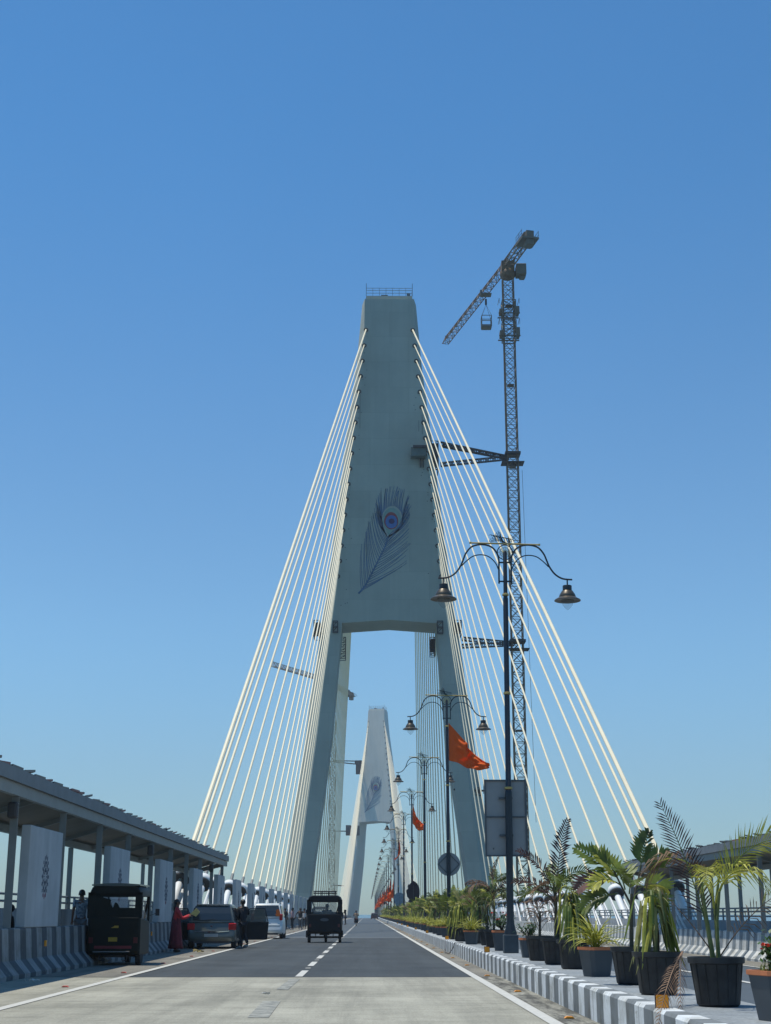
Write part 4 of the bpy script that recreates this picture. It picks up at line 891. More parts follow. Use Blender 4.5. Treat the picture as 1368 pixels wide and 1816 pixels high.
def hatch(label, loc, W, H, L, paint, group='parked cars on the left'):
    t = thing('hatchback', label, 'car', loc, 0, group); h = W / 2
    def body(y, hw, zb, zt, r=.06): return [Vector(p) for p in ((-hw + r, y, zb), (hw - r, y, zb), (hw, y, zb + r * 1.5), (hw * 1.0, y, (zb + zt) * .55), (hw * .965, y, zt - r), (hw * .93, y, zt), (-hw * .93, y, zt), (-hw * .965, y, zt - r), (-hw, y, (zb + zt) * .55), (-hw, y, zb + r * 1.5))]
    zb_ = .60 * H
    mb = MB(); mb.loft([body(0, h * .88, .34, .50), body(.05, h * .95, .27, .62), body(.14, h * .985, .24, zb_ - .02), body(.45, h, .22, zb_), body(L * .35, h, .2, zb_), body(L * .7, h, .2, zb_ - .02), body(L * .9, h * .95, .22, zb_ - .12), body(L, h * .8, .3, zb_ - .30)]); mb.build('body', paint, t, 45)
    def cab_(y, zt, wt, wb): return [Vector(p) for p in ((-wb, y, zb_ - .02), (wb, y, zb_ - .02), (wt + (wb - wt) * .5, y, (zb_ + zt) / 2), (wt, y, zt - .06), (wt - .08, y, zt), (-wt + .08, y, zt), (-wt, y, zt - .06), (-wt - (wb - wt) * .5, y, (zb_ + zt) / 2))]
    mb = MB(); mb.loft([cab_(.12, zb_ + .02, h * .88, h * .93), cab_(.20, H * .80, h * .84, h * .93), cab_(.42, H - .05, h * .76, h * .93), cab_(.75, H, h * .76, h * .93), cab_(L * .52, H - .01, h * .76, h * .93), cab_(L * .74, zb_ + .03, h * .82, h * .93)]); mb.build('roof', paint, t, 35)
    mb = MB(); y0, z0, y1, z1 = .125, zb_ + .05, .335, H - .115; w0, w1 = h * .80, h * .70; d = Vector((0, -.035, .012))
    pts = [Vector((-w0, y0, z0)), Vector((w0, y0, z0)), Vector((w0 * .97, .175, H * .78)), Vector((w1, y1, z1)), Vector((-w1, y1, z1)), Vector((-w0 * .97, .175, H * .78))]
    mb.add([p + d for p in pts] + pts, [(0, 1, 2, 5), (5, 2, 3, 4), (0, 6, 7, 1), (1, 7, 8, 2), (2, 8, 9, 3), (3, 9, 10, 4), (4, 10, 11, 5), (5, 11, 6, 0)]); mb.build('rear_window', GL, t)
    for s_ in (-1, 1):
        mb = MB()
        for ya, yb, yc, yd in ((.42, L * .36, .62, L * .35), (L * .38, L * .66, L * .38, L * .53)):
            q = [Vector((s_ * (h * .915), ya, zb_ + .04)), Vector((s_ * (h * .915), yb, zb_ + .04)), Vector((s_ * (h * .80), yd, H - .13)), Vector((s_ * (h * .80), yc, H - .13))]
            mb.add(q + [v + Vector((s_ * .022, 0, .01)) for v in q], [(0, 1, 2, 3), (7, 6, 5, 4), (0, 4, 5, 1), (1, 5, 6, 2), (2, 6, 7, 3), (3, 7, 4, 0)])
        mb.build('side_windows', GL, t)
        wheel(t, s_ * (h - .10), .62, .29, .18); wheel(t, s_ * (h - .10), L - .68, .29, .18)
    mb = MB(); mb.bb(-h * .72, h * .72, .04, .16, .20, .30); mb.build('rear_underside', DARKS, t)
    mb = MB(); mb.tube([(h * .25, .25, H - .02), (h * .25, .5, H + .12)], .008, 4); mb.tube([(-h * .3, .08, zb_ + .06), (h * .12, .085, zb_ + .09)], .01, 4); mb.build('aerial_and_wiper', DARKS, t)
    return t, zb_, h
CARG = mat('car_paint_grey_green', (0.105, 0.118, 0.108), 0.2, 0.15, var=.05, spec=.6); CARW = mat('car_paint_silver_white', (0.66, 0.69, 0.68), 0.3, 0.1, var=.04, spec=.6)
C2 = Vector(((380.5 - 652) * 54.5 / 2604, 53.6, 0))
t, zb_, h = hatch('dark grey green hatchback parked on the left with both its doors open', C2, 1.76, 1.58, 3.9, CARG)
def lamp_(t, s_, x0, x1, z0, z1, y0, y1, m=REDL):
    a, b = sorted((s_ * x0, s_ * x1)); MB().bb(a, b, y0, y1, z0, z1).build('tail_light', m, t, bevel=.03)
for s_ in (-1, 1): lamp_(t, s_, .62, .885, .66, .90, .05, .40)
mb = MB(); mb.tube([(-.64, .035, .62), (-.3, .02, .60), (0, .015, .595), (.3, .02, .60), (.64, .035, .62)], [.016, .032, .038, .032, .016], 6); mb.build('chrome_strip', CHR, t, True)
PLW = mat('white_plate', (0.36, 0.38, 0.38), 0.6); mb = MB(); mb.bb(-.25, .25, -.03, .02, .42, .53)
mb.build('number_plate', PLW, t)
mb = MB(); mb.lathe([(.035, -.006), (.035, .006)], 14, (0, .07, .80), 0, Matrix.Rotation(R(90), 3, 'X')); mb.build('badge', CHR, t)
mb = MB(); mb.bb(.05, .45, .16, .19, 1.0, 1.08); mb.build('rear_shelf_paper', mat('shelf_paper', (0.35, 0.42, 0.46), 0.6), t)
mb = MB(); mb.bb(-.6, .6, .28, .5, 1.545, 1.575); mb.build('spoiler', CARG, t, bevel=.015)
def door(t, hx, hy, ang, s_, H_=1.5, m=None):
    d = MB(); z0, zb2, z1 = .28, .93, 1.42
    d.prism([(0, z0), (1.0, z0), (1.05, zb2), (0, zb2)], 'y', -.045, .045); d.tube([(.05, 0, zb2), (.32, 0, z1), (.9, 0, z1), (1.02, 0, zb2)], .028, 4)
    o = d.build('open_door', m or CARG, t, loc=(hx, hy, 0)); o.rotation_euler = (0, 0, ang)
    MB().prism([(.09, zb2), (.34, z1 - .03), (.88, z1 - .03), (.98, zb2)], 'y', -.006, .006).build('door_glass', glass('door_glass', (0.05, 0.07, 0.08), .05, .75), o)
    MB().bb(-.02, .02, -.10, .06, .95, 1.08).build('door_mirror', DARKS, o)
door(t, .86, 2.55, R(8), 1, m=ABLK2); door(t, -.86, 1.9, R(152), -1, m=ABLK2)
C3 = Vector(((474.5 - 652) * 76.2 / 2604, 75.6, 0))
t, zb_, h = hatch('silver white tall hatchback stopped behind the dark open door with an orange sticker', C3, 1.68, 1.76, 3.6, CARW)
for s_ in (-1, 1): lamp_(t, s_, .66, .82, .92, 1.22, .05, .30)
mb = MB()
prf = [(.50, 1.12), (.66, 1.12), (.70, 1.2), (.69, 1.3), (.66, 1.40), (.58, 1.47), (.50, 1.44), (.47, 1.34), (.50, 1.26), (.44, 1.2)]
mb.prism([(x, z) for x, z in prf], 'y', .06, .10); mb.build('orange_sticker', mat('sticker_orange', (0.80, 0.16, 0.02), 0.6, var=.2, scale=25), t)
mb = MB(); mb.bb(-.7, .7, .03, .09, .60, .70); mb.build('bumper_trim', CARW, t, bevel=.02)
mb = MB(); mb.bb(.35, .6, .02, .06, .44, .48); mb.build('reflector_strip', DARKS, t)
for s_ in (-.6, .6): MB().tube([(s_, .5, 1.80), (s_, 2.0, 1.80)], .018, 5).build('roof_rail', CARW, t)
t, zb_, h = hatch('tiny distant dark red car on the horizon of the road', (.55 * 3, 352, 0), 1.68, 1.5, 3.8, mat('car_paint_dark_red', (0.06, 0.02, 0.025), 0.3, 0.3), 'cars far ahead')
# ------------------------------------------------------------------ people
def skin_mesh(name, verts, edges, radii, m, sub=1):
    me = bpy.data.meshes.new(name); me.from_pydata([tuple(v) for v in verts], edges, []); o = bpy.data.objects.new(name, me); col.objects.link(o)
    sk = o.modifiers.new('skin', 'SKIN'); sk.use_smooth_shade = True
    sb = o.modifiers.new('sub', 'SUBSURF'); sb.levels = sub; sb.render_levels = sub
    for i, r in enumerate(radii):
        d = o.data.skin_vertices[0].data[i]; d.radius = r if isinstance(r, tuple) else (r, r); d.use_root = (i == 0)
    bpy.context.view_layer.update(); dg = bpy.context.evaluated_depsgraph_get(); nm = bpy.data.meshes.new_from_object(o.evaluated_get(dg)); nm.name = name
    o.modifiers.clear(); o.data = nm; nm.materials.clear(); nm.materials.append(m); nm.polygons.foreach_set('use_smooth', [True] * len(nm.polygons)); return o
SKIN = mat('brown_skin', (0.17, 0.085, 0.05), 0.55, var=.08, scale=8); HAIR = mat('black_hair', (0.010, 0.009, 0.009), 0.45, var=.2, scale=30); SHOE = mat('pale_shoe', (0.55, 0.55, 0.54), 0.6); SHOED = mat('dark_shoe', (0.03, 0.025, 0.025), 0.6)
def person(label, loc, rz, h, shirt, trou, pose=None, long_hair=False, skirt=None, shoe=SHOED, sleeves='short', group=None, face=True):
    k = h / 1.70; t = thing('person', label, 'person', loc, rz, group); P = dict(pelvis=(0, 0, .92), waist=(0, 0, 1.06), chest=(0, .0, 1.28), neck=(0, 0, 1.43), jaw=(0, .015, 1.51), head=(0, .01, 1.58), top=(0, 0, 1.645))
    for s_, n in ((-1, 'L'), (1, 'R')):
        P['sho' + n] = (s_ * .17, 0, 1.385); P['elb' + n] = (s_ * .22, -.03, 1.12); P['wri' + n] = (s_ * .23, .05, .88)
        P['hip' + n] = (s_ * .09, 0, .88); P['kne' + n] = (s_ * .10, .03, .49); P['ank' + n] = (s_ * .105, -.03, .09); P['toe' + n] = (s_ * .12, .12, .04)
    P.update(pose or {}); P = {a: Vector(b) * k for a, b in P.items()}
    V = []; E = []; RR = []
    def av(p, r, par=None):
        V.append(p); RR.append(tuple(x * k for x in r) if isinstance(r, tuple) else r * k); i = len(V) - 1
        if par is not None: E.append((par, i))
        return i
    pe = av(P['pelvis'], (.135, .10)); wa = av(P['waist'], (.12, .09), pe); ch = av(P['chest'], (.145, .10), wa); ne = av(P['neck'], .055, ch); ja = av(P['jaw'], (.062, .07), ne); he = av(P['head'], (.078, .09), ja); av(P['top'], (.055, .06), he)
    for n in 'LR':
        s_ = av(P['sho' + n], .058, ch); e = av(P['elb' + n], .042, s_); w = av(P['wri' + n], .028, e)
        d = (P['wri' + n] - P['elb' + n]).normalized(); sd = d.cross(Vector((0, 1, 0)) if abs(d.y) < .8 else Vector((0, 0, 1))).normalized(); fw = sd.cross(d)
        pm = av(P['wri' + n] + d * .055 * k, (.036, .02), w)
        for q, ln in ((-1.5, .062), (-.5, .074), (.5, .078), (1.5, .066)):
            b0 = P['wri' + n] + d * .092 * k + sd * q * .020 * k; f1 = av(b0, .0095, pm); f2 = av(b0 + (d * ln * .5 + fw * .008) * k, .0085, f1); av(b0 + (d * ln * .9 + fw * .03) * k, .007, f2)
        th = av(P['wri' + n] + (d * .04 + sd * .04 + fw * .015) * k, .011, pm); av(P['wri' + n] + (d * .085 + sd * .055 + fw * .03) * k, .009, th)
        hp = av(P['hip' + n], .085, pe); kn = av(P['kne' + n], .058, hp); an = av(P['ank' + n], .040, kn); av(P['toe' + n], (.038, .028), an)
    b = skin_mesh('body', V, E, RR, SKIN); b.parent = t
    # clothing
    def cloth(name, chains, m):
        V2 = []; E2 = []; R2 = []; idx = {}
        for chn in chains:
            prev = None
            for key, p, r in chn:
                if key in idx: i = idx[key]
                else: V2.append(p); R2.append(tuple(x * k for x in r) if isinstance(r, tuple) else r * k); i = len(V2) - 1; idx[key] = i
                if prev is not None: E2.append((prev, i))
                prev = i
        o = skin_mesh(name, V2, E2, R2, m); o.parent = t; return o
    arms = []
    for n in 'LR':
        a = [('ch', P['chest'], (.165, .12)), ('s' + n, P['sho' + n], .075)]
        if sleeves == 'short': a.append(('m' + n, P['sho' + n].lerp(P['elb' + n], .7), .062))
        else: a += [('e' + n, P['elb' + n], .056), ('w' + n, P['elb' + n].lerp(P['wri' + n], .85), .042)]
        arms.append(a)
    cloth('shirt', [[('wa', P['waist'], (.145, .115)), ('pe', P['pelvis'] + Vector((0, 0, -.02 * k)), (.155, .125))], [('wa', P['waist'], (.145, .115)), ('ch', P['chest'], (.165, .12)), ('nk', P['chest'].lerp(P['neck'], .75), .065)]] + arms, shirt)
    if skirt:
        mb = MB(); rings = []
        for z, rx, ry, ph in ((1.10, .14, .11, 0), (.95, .18, .15, .3), (.6, .22, .19, .6), (.3, .26, .22, 1), (.12, .30, .25, 1.4)):
            rings.append([Vector((rx * (1 + .06 * math.sin(7 * a + ph)) * math.cos(a), ry * (1 + .06 * math.sin(7 * a + ph)) * math.sin(a), z)) * k for a in [2 * math.pi * i / 28 for i in range(28)]])
        mb.loft(rings); mb.build('dress', skirt, t, 180)
    else:
        cloth('trousers', [[('pe', P['pelvis'] + Vector((0, 0, -.01)), (.15, .12)), ('h' + n, P['hip' + n] + Vector((0, 0, -.05)), .10), ('k' + n, P['kne' + n], .075), ('a' + n, P['kne' + n].lerp(P['ank' + n], .92), .062)] for n in 'LR'], trou)
    for n in 'LR':
        mb = MB(); mb.ell((0, 0, 0), (.048 * k, .13 * k, .045 * k), 10, 6); o = mb.build('shoe', shoe, t, True); o.location = P['ank' + n].lerp(P['toe' + n], .5) - Vector((0, 0, .02 * k)); d = P['toe' + n] - P['ank' + n]; o.rotation_euler = (math.atan2(d.z + .05 * k, math.hypot(d.x, d.y)), 0, math.atan2(-d.x, d.y))
    hd = P['head']; mb = MB(); mb.ell(hd + Vector((0, -.022, .028)) * k, (.092 * k, .105 * k, .098 * k), 14, 10)
    if long_hair: mb.ell(hd + Vector((0, -.085, -.13)) * k, (.075 * k, .05 * k, .19 * k), 10, 8)
    mb.build('hair', HAIR, t, True)
    if face:
        mb = MB(); mb.ell(hd + Vector((0, .098, -.025)) * k, (.013 * k, .022 * k, .022 * k), 8, 6); mb.build('nose', SKIN, t, True)
        for s_ in (-1, 1):
            mb = MB(); mb.ell(hd + Vector((s_ * .033, .088, .005)) * k, (.013 * k, .008 * k, .008 * k), 8, 6); mb.build('eye', HAIR, t, True)
            mb = MB(); mb.ell(hd + Vector((s_ * .088, .0, -.01)) * k, (.012 * k, .02 * k, .032 * k), 8, 6); mb.build('ear', SKIN, t, True)
        mb = MB(); mb.ell(hd + Vector((0, .084, -.06)) * k, (.025 * k, .008 * k, .007 * k), 8, 6); mb.build('mouth', mat('lips', (0.16, 0.05, 0.04), 0.5), t, True)
    return t
BLUEP = mat('blue_patterned_shirt', (0.05, 0.09, 0.14), 0.8, var=.5, scale=14, c2=(0.25, 0.30, 0.34)); JEANS = mat('dark_trousers', (0.025, 0.03, 0.04), 0.8, var=.2); GREYT = mat('grey_trousers', (0.16, 0.17, 0.18), 0.8, var=.2)
REDD = mat('dark_red_dress', (0.13, 0.008, 0.018), 0.8, var=.3, scale=10); REDS = mat('red_sleeve', (0.42, 0.02, 0.03), 0.75); BLK = mat('black_shirt', (0.012, 0.013, 0.018), 0.8, var=.2); PINK = mat('pink_pale_shirt', (0.42, 0.28, 0.30), 0.8, var=.3, scale=8); WSH = mat('white_shirt', (0.55, 0.55, 0.55), 0.8)
person('man in a blue and white patterned shirt left of the dark green auto', ((143 - 652) * 41 / 2604 + .02, 41, .2), R(12), 1.68, BLUEP, GREYT, group='people on the left side')
person('seated dark figure behind the nearest slab by the left parapet', (-7.9, 32.6, .2), R(100), 1.6, BLK, JEANS, group='people on the left side',
       pose={n + s: p for s, sx in (('L', -1), ('R', 1)) for n, p in (('kne', (sx * .12, .40, .50)), ('ank', (sx * .12, .42, .10)), ('toe', (sx * .12, .56, .05)), ('hip', (sx * .10, .02, .50)), ('sho', (sx * .17, .0, 1.0)), ('elb', (sx * .22, .08, .76)), ('wri', (sx * .15, .28, .60)))} | dict(pelvis=(0, 0, .53), waist=(0, 0, .66), chest=(0, .02, .88), neck=(0, .03, 1.04), jaw=(0, .045, 1.12), head=(0, .045, 1.19), top=(0, .04, 1.255)))
w = person('woman in a long dark red dress holding yellow packets beside the dark hatchback', ((318 - 652) * 49.6 / 2604, 49.0, 0), R(-80), 1.70, REDS, JEANS, long_hair=True, skirt=REDD, sleeves='long', group='people on the left side',
           pose=dict(wriL=(-.10, .50, 1.22), elbL=(-.20, .20, 1.08), wriR=(.12, .46, 1.16), elbR=(.22, .16, 1.08)))
mb = MB(); mb.prism([(-.11, -.13), (.10, -.09), (.12, .10), (-.05, .14)], 'y', -.012, .012); o = mb.build('paper_packet', mat('yellow_packet', (0.50, 0.42, 0.16), 0.7, var=.25, scale=12)); o.location = ((318 - 652) * 49.6 / 2604 + .62, 48.95, 1.27); o.rotation_euler = (R(10), R(35), R(10)); tag(o, 'yellow paper packet in the hands of the woman in red', 'packet')
person('man in black with one white shoe leaning between the dark hatchback and its open door', ((436 - 652) * 57.0 / 2604, 55.6, 0), R(30), 1.76, BLK, BLK, sleeves='long', shoe=SHOE, group='people on the left side', pose=dict(elbR=(.30, .12, 1.18), wriR=(.28, .34, 1.22), kneR=(.16, .16, .50), ankR=(.20, -.08, .12)))
far_ = [((506, 121), BLK, JEANS, 'short', {}, 20, 'man in dark clothes standing with his back turned just right of the silver car', False),
        ((519, 119), PINK, JEANS, 'long', dict(elbR=(.3, .1, 1.2), wriR=(.2, .3, 1.3)), 70, 'person in a pale pink top with dark trousers standing near the barrier', True),
        ((533, 119.5), BLK, GREYT, 'short', dict(elbR=(.38, .05, 1.30), wriR=(.56, .12, 1.42), elbL=(-.38, .02, 1.2), wriL=(-.45, .1, .98)), -20, 'man in a black vest with an arm raised left of the driving auto', True),
        ((498, 125), WSH, JEANS, 'long', dict(elbL=(-.32, .05, 1.45), wriL=(-.25, .1, 1.72)), 0, 'person in white with a raised arm behind the silver car', False),
        ((540, 128), WSH, JEANS, 'short', {}, 160, 'person in a white shirt half hidden by the driving auto', False)]
for (px, d), s1, s2, sl_, po, an, lb, f in far_: person(lb, ((px - 652) * d / 2604, d, 0), R(an), 1.72, s1, s2, pose=po, sleeves=sl_, group='people on the left side', shoe=SHOE if f else SHOED)
for i, (px, d) in enumerate(((546, 150), (606, 170), (613, 178), (524, 140))):
    person(['person in dark clothes far off by the left barrier behind the auto', 'distant person in black right of the driving auto', 'farthest person in grey right of the driving auto', 'person in grey standing before the far slabs'][i], (max((px - 652) * d / 2604, -6.4), d, 0), R(40 * i), 1.7, [BLK, BLK, GREYT, GREYT][i], JEANS, group='people on the left side', face=False)
sitp = lambda: {n + s: p for s, sx in (('L', -1), ('R', 1)) for n, p in (('kne', (sx * .16, .36, .72)), ('ank', (sx * .17, .16, .34)), ('toe', (sx * .17, .30, .30)), ('hip', (sx * .10, .02, .80)), ('sho', (sx * .17, .05, 1.30)), ('elb', (sx * .26, .22, 1.08)), ('wri', (sx * .26, .45, 1.05)))} | dict(pelvis=(0, 0, .83), waist=(0, .01, .96), chest=(0, .05, 1.18), neck=(0, .08, 1.34), jaw=(0, .1, 1.42), head=(0, .1, 1.49), top=(0, .09, 1.555))
def sitl(dz): return {a: (b[0], b[1], b[2] + dz) for a, b in sitp().items()}
person('driver seen through the rear window of the driving auto rickshaw', (A2X + .08, 66.1, 0), 0, 1.65, GREYT, JEANS, pose=sitl(.10), face=False)
# motorcycle with riders
MX, MY = (632 - 652) * 158 / 2604, 157.0
t = thing('motorcycle', 'distant motorcycle carrying a rider on the centre line', 'motorcycle', (MX, MY, 0))
wheel(t, 0, .3, .30, .10); wheel(t, 0, 1.5, .30, .09)
mb = MB(); mb.ell((0, 1.0, .85), (.14, .28, .15), 10, 8); mb.bb(-.12, .12, .1, .8, .72, .82); mb.bb(-.12, .12, .7, 1.1, .3, .65); mb.tube([(0, .3, .3), (0, .8, .5), (0, 1.25, .9)], .04, 6); mb.build('frame', DARKS, t)
mb = MB(); mb.tube([(0, 1.5, .3), (0, 1.3, 1.0)], .035, 6); mb.tube([(-.35, 1.15, 1.05), (0, 1.3, 1.0), (.35, 1.15, 1.05)], .018, 6); mb.build('handlebar', DARKS, t)
mb = MB(); mb.bb(-.06, .06, .0, .04, .68, .76); mb.build('tail_light', REDL, t)
person('rider in a dark top on the distant motorcycle', (MX, MY + .55, 0), 0, 1.7, BLK, JEANS, pose=sitl(0), face=False)
person('pillion passenger in pale brown behind the distant motorcycle rider', (MX, MY + .15, .03), 0, 1.65, mat('pale_brown_top', (0.3, 0.22, 0.15), 0.8), JEANS, pose=sitl(0), face=False)

# dog crossing the road
def dog(loc, rz):
    t = thing('dog', 'small black dog crossing the road beside the far car', 'dog', loc, rz); V = []; E = []; RR = []
    def av(p, r, par=None):
        V.append(Vector(p)); RR.append(r); i = len(V) - 1
        if par is not None: E.append((par, i))
        return i
    a = av((-.30, 0, .52), (.10, .11)); b_ = av((0, 0, .50), (.10, .10), a); c = av((.28, 0, .52), (.12, .14), b_); n = av((.42, 0, .66), .07, c); h_ = av((.52, 0, .74), .07, n); av((.66, 0, .70), .035, h_)
    for s_ in (-1, 1): av((.50, s_ * .05, .85), .02, h_)
    ta = av((-.42, 0, .56), .03, a); av((-.58, 0, .68), .02, ta)
    for s_, off in ((-1, .08), (1, -.08)):
        x1 = av((.28 + off * .5, s_ * .08, .36), .05, c); x2 = av((.26 + off, s_ * .08, .18), .03, x1); av((.30 + off * 1.4, s_ * .08, .03), .028, x2)
        y1 = av((-.28 + off * .5, s_ * .08, .34), .06, a); y2 = av((-.40 + off, s_ * .08, .19), .03, y1); av((-.34 + off * 1.4, s_ * .08, .03), .028, y2)
    o = skin_mesh('body', V, E, RR, HAIR); o.parent = t
dog((1.28 * (658 - 652) * 3.2 / 18 + .55, 318, 0), R(180))

# ------------------------------------------------------------------ plants
def frond_mesh(mb, base, az, L, arch, nl, wl, ll, mi, rr, droop=.5, tilt=1.2, twist=0, rach=.012, smi=None, fold=0.35, roll=None):
    """one feather palm frond: arching rachis with two rows of narrow leaflets"""
    d0 = Vector((math.cos(az), math.sin(az), 0)); pts = []; n = 14; ang = tilt; p = Vector(base)
    for i in range(n + 1):
        pts.append(p.copy()); p = p + (d0 * math.cos(ang) + Vector((0, 0, 1)) * math.sin(ang)) * (L / n); ang -= arch / n * (0.5 + 1.2 * i / n)
    mb.tube(pts, [rach * (1 - .8 * i / n) for i in range(n + 1)], 4, mi if smi is None else smi)
    roll = rr.uniform(-.7, .7) if roll is None else roll
    for k in range(nl):
        u = .22 + .78 * k / (nl - 1); f = u * n; i = min(int(f), n - 1); q = pts[i].lerp(pts[i + 1], f - i); t = (pts[i + 1] - pts[i]).normalized()
        sd = t.cross(Vector((0, 0, 1))); sd = sd.normalized() if sd.length > .05 else Vector((-d0.y, d0.x, 0)); upv = sd.cross(t).normalized(); sd, upv = sd * math.cos(roll) + upv * math.sin(roll), upv * math.cos(roll) - sd * math.sin(roll)
        for s_ in (-1, 1):
            if rr.random() < .07: continue
            l = ll * (math.sin(math.pi * min(.98, u * .82 + .12)) ** .7) * rr.uniform(.8, 1.12); dr = (sd * s_ * .75 + t * (.55 + .35 * u) + upv * (fold + rr.uniform(-.12, .12))).normalized()
            tip_ = q + dr * l + Vector((0, 0, -droop * l * rr.uniform(.5, 1.2))); mid = q + dr * l * .5 + Vector((0, 0, -droop * l * .12)); wv = t * wl * .5
            mb.add([q - wv * .4, q + wv * .4, mid + wv, mid - wv, tip_], [(0, 1, 2, 3), (3, 2, 4)], mi)
def blade(mb, base, az, L, tilt, arch, w, mi, n=8, tw=0.0):
    p = Vector(base); ang = tilt; d0 = Vector((math.cos(az), math.sin(az), 0)); sd0 = Vector((-d0.y, d0.x, 0)); vs = []
    for i in range(n + 1):
        u = i / n; ww = w * (.45 + 1.1 * u if u < .5 else 1.0 * (1 - u) * 2 + .02) * .5; dirv = d0 * math.cos(ang) + Vector((0, 0, 1)) * math.sin(ang); nr = sd0.cross(dirv)
        sd = sd0 * math.cos(tw * u) + nr * math.sin(tw * u); vs += [p - sd * ww + nr * ww * .35, p, p + sd * ww + nr * ww * .35]; p = p + dirv * (L / n); ang -= arch / n * (.5 + u)
    fs = []
    for i in range(n): a = 3 * i; fs += [(a, a + 1, a + 4, a + 3), (a + 1, a + 2, a + 5, a + 4)]
    mb.add(vs, fs, mi)
def pot_parts(kind, s=1.0):
    mb = MB(); so_ = MB()
    if kind == 'black':
        r = .255 * s; h = .45 * s; mb.lathe([(r * .72, 0), (r * .80, .02), (r * .97, h * .86), (r * 1.06, h * .88), (r * 1.07, h), (r * .98, h), (r * .94, h * .86)], 28)
        for i in range(14): a = 2 * math.pi * i / 14; mb.tube([(r * .79 * math.cos(a), r * .79 * math.sin(a), .02), (r * .985 * math.cos(a), r * .985 * math.sin(a), h * .86)], .006, 3)
        so_.lathe([(.01, h * .84), (r * .94, h * .84), (r * .9, h * .88), (.01, h * .9)], 20); zt = h * .88
        return [(mb.mesh('pot', POTB, 35), 'pot'), (so_.mesh('soil', SOIL, True), 'soil')], zt
    a, b, h = .125 * s, .165 * s, .30 * s
    def rg(w, z): c = w * .75; return [Vector(p) for p in ((-w, -c, z), (-c, -w, z), (c, -w, z), (w, -c, z), (w, c, z), (c, w, z), (-c, w, z), (-w, c, z))]
    mb.loft([rg(a, 0), rg(b, h)]); rm = MB(); rm.loft([rg(b * 1.0, h - .005), rg(b * 1.07, h), rg(b * 1.07, h + .03), rg(b * .92, h + .03), rg(b * .9, h - .01)]); so_.loft([rg(b * .9, h), rg(b * .85, h + .015)])
    return [(mb.mesh('planter_box', POTG), 'planter_box'), (rm.mesh('rim', TERRA), 'rim'), (so_.mesh('soil', SOIL), 'soil')], h + .015
POT_B = pot_parts('black'); POT_G = pot_parts('grey', 1.05)
def palm_leaves(seed, H, nf, leafset, spread=1.0, arch=1.5, L=1.0, wl=.022, ll=.26, droop=.5, z0=.4, tiltr=(.9, 1.45), stems=3, nl=22, fold=.35):
    rr = random.Random(seed); mb = MB(); st = MB()
    for k in range(stems): a = rr.uniform(0, 6.3); st.tube([(.05 * math.cos(a), .05 * math.sin(a), z0 - .05), (.05 * math.cos(a) + .02, .05 * math.sin(a), z0 + (H - z0) * .35), (.08 * math.cos(a), .08 * math.sin(a), z0 + (H - z0) * .55)], [.026, .02, .012], 6)
    for i in range(nf):
        az = 2 * math.pi * i / nf * 1.0 + rr.uniform(-.4, .4); b = (.06 * math.cos(az), .06 * math.sin(az), z0 + (H - z0) * rr.uniform(.25, .5)); frond_mesh(mb, b, az, L * rr.uniform(.75, 1.1), arch * rr.uniform(.7, 1.3), nl, wl, ll * rr.uniform(.8, 1.1), rr.choice(leafset), rr, droop, rr.uniform(*tiltr), rach=.011, smi=4, fold=fold)
    return mb, st
LM = [LG, LD, LP, LY, STEMG, LW]
def mk(mb, name): return mb.mesh(name, LM)
def spider(seed, s=1.0, z0=.33, mi=3):
    rr = random.Random(seed); mb = MB()
    for i in range(95): blade(mb, (rr.uniform(-.04, .04), rr.uniform(-.04, .04), z0), rr.uniform(0, 6.3), rr.uniform(.34, .60) * s, rr.uniform(.5, 1.5), rr.uniform(1.2, 2.9), .022 * s, mi, 7, rr.uniform(-1, 1))
    return mb
def droopy(seed, H, z0=.4, n=46, mis=(5, 5, 0, 3)):
    rr = random.Random(seed); mb = MB(); st = MB(); st.tube([(0, 0, z0 - .05), (.02, 0, H * .55), (0, .02, H * .8)], [.03, .024, .02], 6)
    for i in range(n): u = rr.uniform(.45, 1); blade(mb, (rr.uniform(-.03, .03), rr.uniform(-.03, .03), z0 + (H - z0) * u * .86), rr.uniform(0, 6.3), rr.uniform(.55, 1.0) * (H / 1.6) * .9, rr.uniform(.7, 1.5), rr.uniform(2.6, 3.9), .042, rr.choice(mis), 9, rr.uniform(-1.5, 1.5))
    return mb, st
def hang(mb, base, az, L, out, w, mi, rr, n=10):
    """wilted strap leaf: a short arch outwards, then it hangs"""
    p = Vector(base); d0 = Vector((math.cos(az), math.sin(az), 0)); sd0 = Vector((-d0.y, d0.x, 0)); vs = []; ang = rr.uniform(.9, 1.4)
    for i in range(n + 1):
        u = i / n; ww = w * min(1, .5 + 2 * u) * min(1, (1.02 - u) * 3) * .5; dv = d0 * math.cos(ang) + Vector((0, 0, 1)) * math.sin(ang); nr = sd0.cross(dv); tw = .9 * u
        sd = sd0 * math.cos(tw) + nr * math.sin(tw); vs += [p - sd * ww + nr * ww * .3, p, p + sd * ww + nr * ww * .3]; p = p + dv * (L / n); ang = max(-1.52 + out, ang - (1.15 if u < .35 else .5) * rr.uniform(.7, 1.2))
    mb.add(vs, [f for i in range(n) for f in ((3 * i, 3 * i + 1, 3 * i + 4, 3 * i + 3), (3 * i + 1, 3 * i + 2, 3 * i + 5, 3 * i + 4))], mi)
